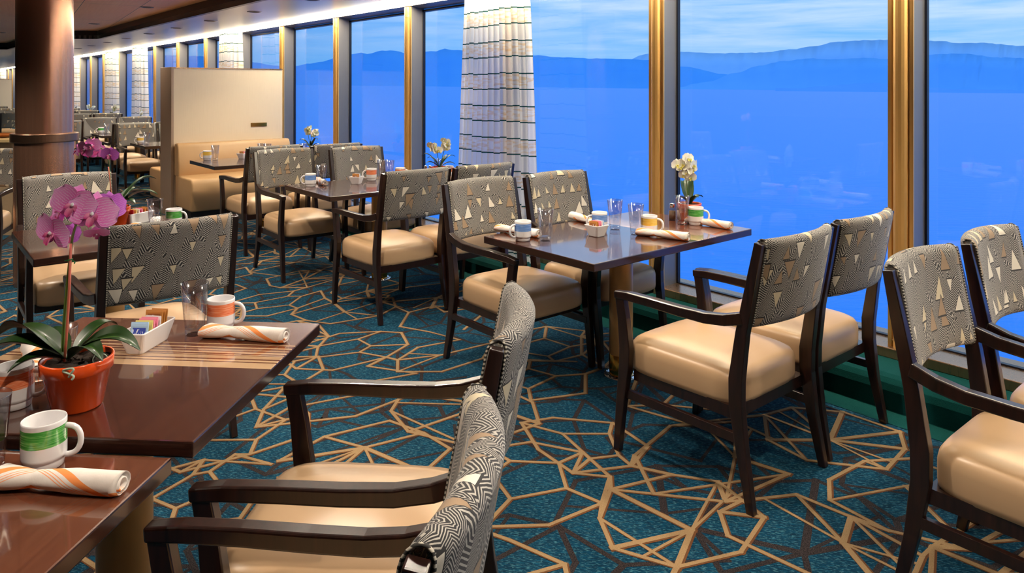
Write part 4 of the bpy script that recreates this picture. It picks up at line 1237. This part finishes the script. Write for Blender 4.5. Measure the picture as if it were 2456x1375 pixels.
# ------------------------------------------------------------------ sea and mountains
TILT = radians(.56)
m, g, b = mat('sea_water', rough=.45, Specular_IOR_Level=.2)
oc = g.obj(); n = g.noise(g.scale(oc, (.05, .25, 1)), .6, 6, .6)
g.put(b.inputs['Base Color'], g.mix(n, lin(0, 152, 255), lin(0, 164, 255)))
n2 = g.noise(g.scale(oc, (.3, 1.0, 1)), .6, 5, .6); g.put(b.inputs['Normal'], g.bump(n2, .5, .6))
SEA = m
a = MB(); R_ = 60000; N = 96
a.loops([[(rr * cos(2 * pi * i / N), rr * sin(2 * pi * i / N), 0) for i in range(N)] for rr in (R_, 8000, 1500, 300, 60, 8)], True, 0, False, cap1=True)
sea = a.build('sea', SEA); sea.location = (0, 0, EYE - 26); sea.rotation_euler = (0, TILT, 0); tag(sea, 'calm blue sea outside the windows', 'sea', kind='stuff')
def ridge(name, dist, pts, c1, c2, label, seed, depth=1500):
    """pts: (pixel column, pixel row of the crest in the photo)"""
    m, g, b = mat(name + '_slopes', rough=1.0); n = g.noise(g.scale(g.obj(), (1, 1, 3)), .0009, 6, .65)
    g.put(b.inputs['Base Color'], g.mix(n, c1, c2)); b.inputs['Specular IOR Level'].default_value = 0  # blue distance haze is painted into the slope colours
    rg = random.Random(seed); a = MB(); crest = []
    xs = []; P = pts
    for (p, q) in zip(P[:-1], P[1:]):
        k_ = max(2, int((q[0] - p[0]) / 9))
        for i in range(k_):
            t = i / k_; t2 = t * t * (3 - 2 * t); xs.append((p[0] + (q[0] - p[0]) * t, p[1] + (q[1] - p[1]) * t2 + rg.uniform(-.9, .9)))
    xs.append(P[-1]); rows = [[], [], [], [], []]
    for (px, py) in xs:
        # rows in the photo are measured from the tilted sea horizon
        hy = HORY + (px - 1228) * math.tan(TILT)
        hgt = max((hy - py), 2) * dist / FPX
        x = (px - 1228) / FPX * dist
        for ri, (dy, hh) in enumerate(((-depth, -40), (-depth * .6, hgt * .22 * rg.uniform(.8, 1.2)), (-depth * .3, hgt * .62 * rg.uniform(.9, 1.1)), (0, hgt), (depth, -40))):
            f_ = (dist + dy) / dist; rows[ri].append((x * f_ , dist + dy, hh))
    a.loops(rows, False, 0, True); o = a.build(name, m); o.location = (0, 0, EYE); o.rotation_euler = (0, TILT, 0)
    tag(o, label, 'mountain'); return o
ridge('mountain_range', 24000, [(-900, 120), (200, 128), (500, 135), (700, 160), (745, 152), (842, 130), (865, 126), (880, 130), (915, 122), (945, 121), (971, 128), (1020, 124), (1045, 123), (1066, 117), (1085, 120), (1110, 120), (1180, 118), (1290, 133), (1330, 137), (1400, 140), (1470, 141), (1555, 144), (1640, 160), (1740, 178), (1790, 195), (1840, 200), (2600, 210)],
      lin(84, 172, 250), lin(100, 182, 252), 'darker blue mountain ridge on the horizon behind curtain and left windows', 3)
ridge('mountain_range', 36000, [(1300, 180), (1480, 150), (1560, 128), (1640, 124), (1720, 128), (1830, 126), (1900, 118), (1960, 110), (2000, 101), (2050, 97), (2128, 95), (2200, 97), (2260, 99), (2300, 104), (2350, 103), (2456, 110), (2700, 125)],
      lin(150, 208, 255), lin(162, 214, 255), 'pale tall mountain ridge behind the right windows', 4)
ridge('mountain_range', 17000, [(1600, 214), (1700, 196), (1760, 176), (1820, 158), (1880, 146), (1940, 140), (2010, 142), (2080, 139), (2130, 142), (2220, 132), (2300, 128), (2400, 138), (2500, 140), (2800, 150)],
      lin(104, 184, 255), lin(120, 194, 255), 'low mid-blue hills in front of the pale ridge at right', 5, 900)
ridge('headland', 9000, [(1860, 216), (1920, 212), (1960, 207), (2010, 204), (2060, 200), (2100, 199), (2140, 201), (2200, 207), (2260, 212), (2300, 214), (2456, 216), (2700, 216)],
      lin(96, 170, 255), lin(120, 190, 255), 'thin dark headland along the waterline at right', 6, 400)
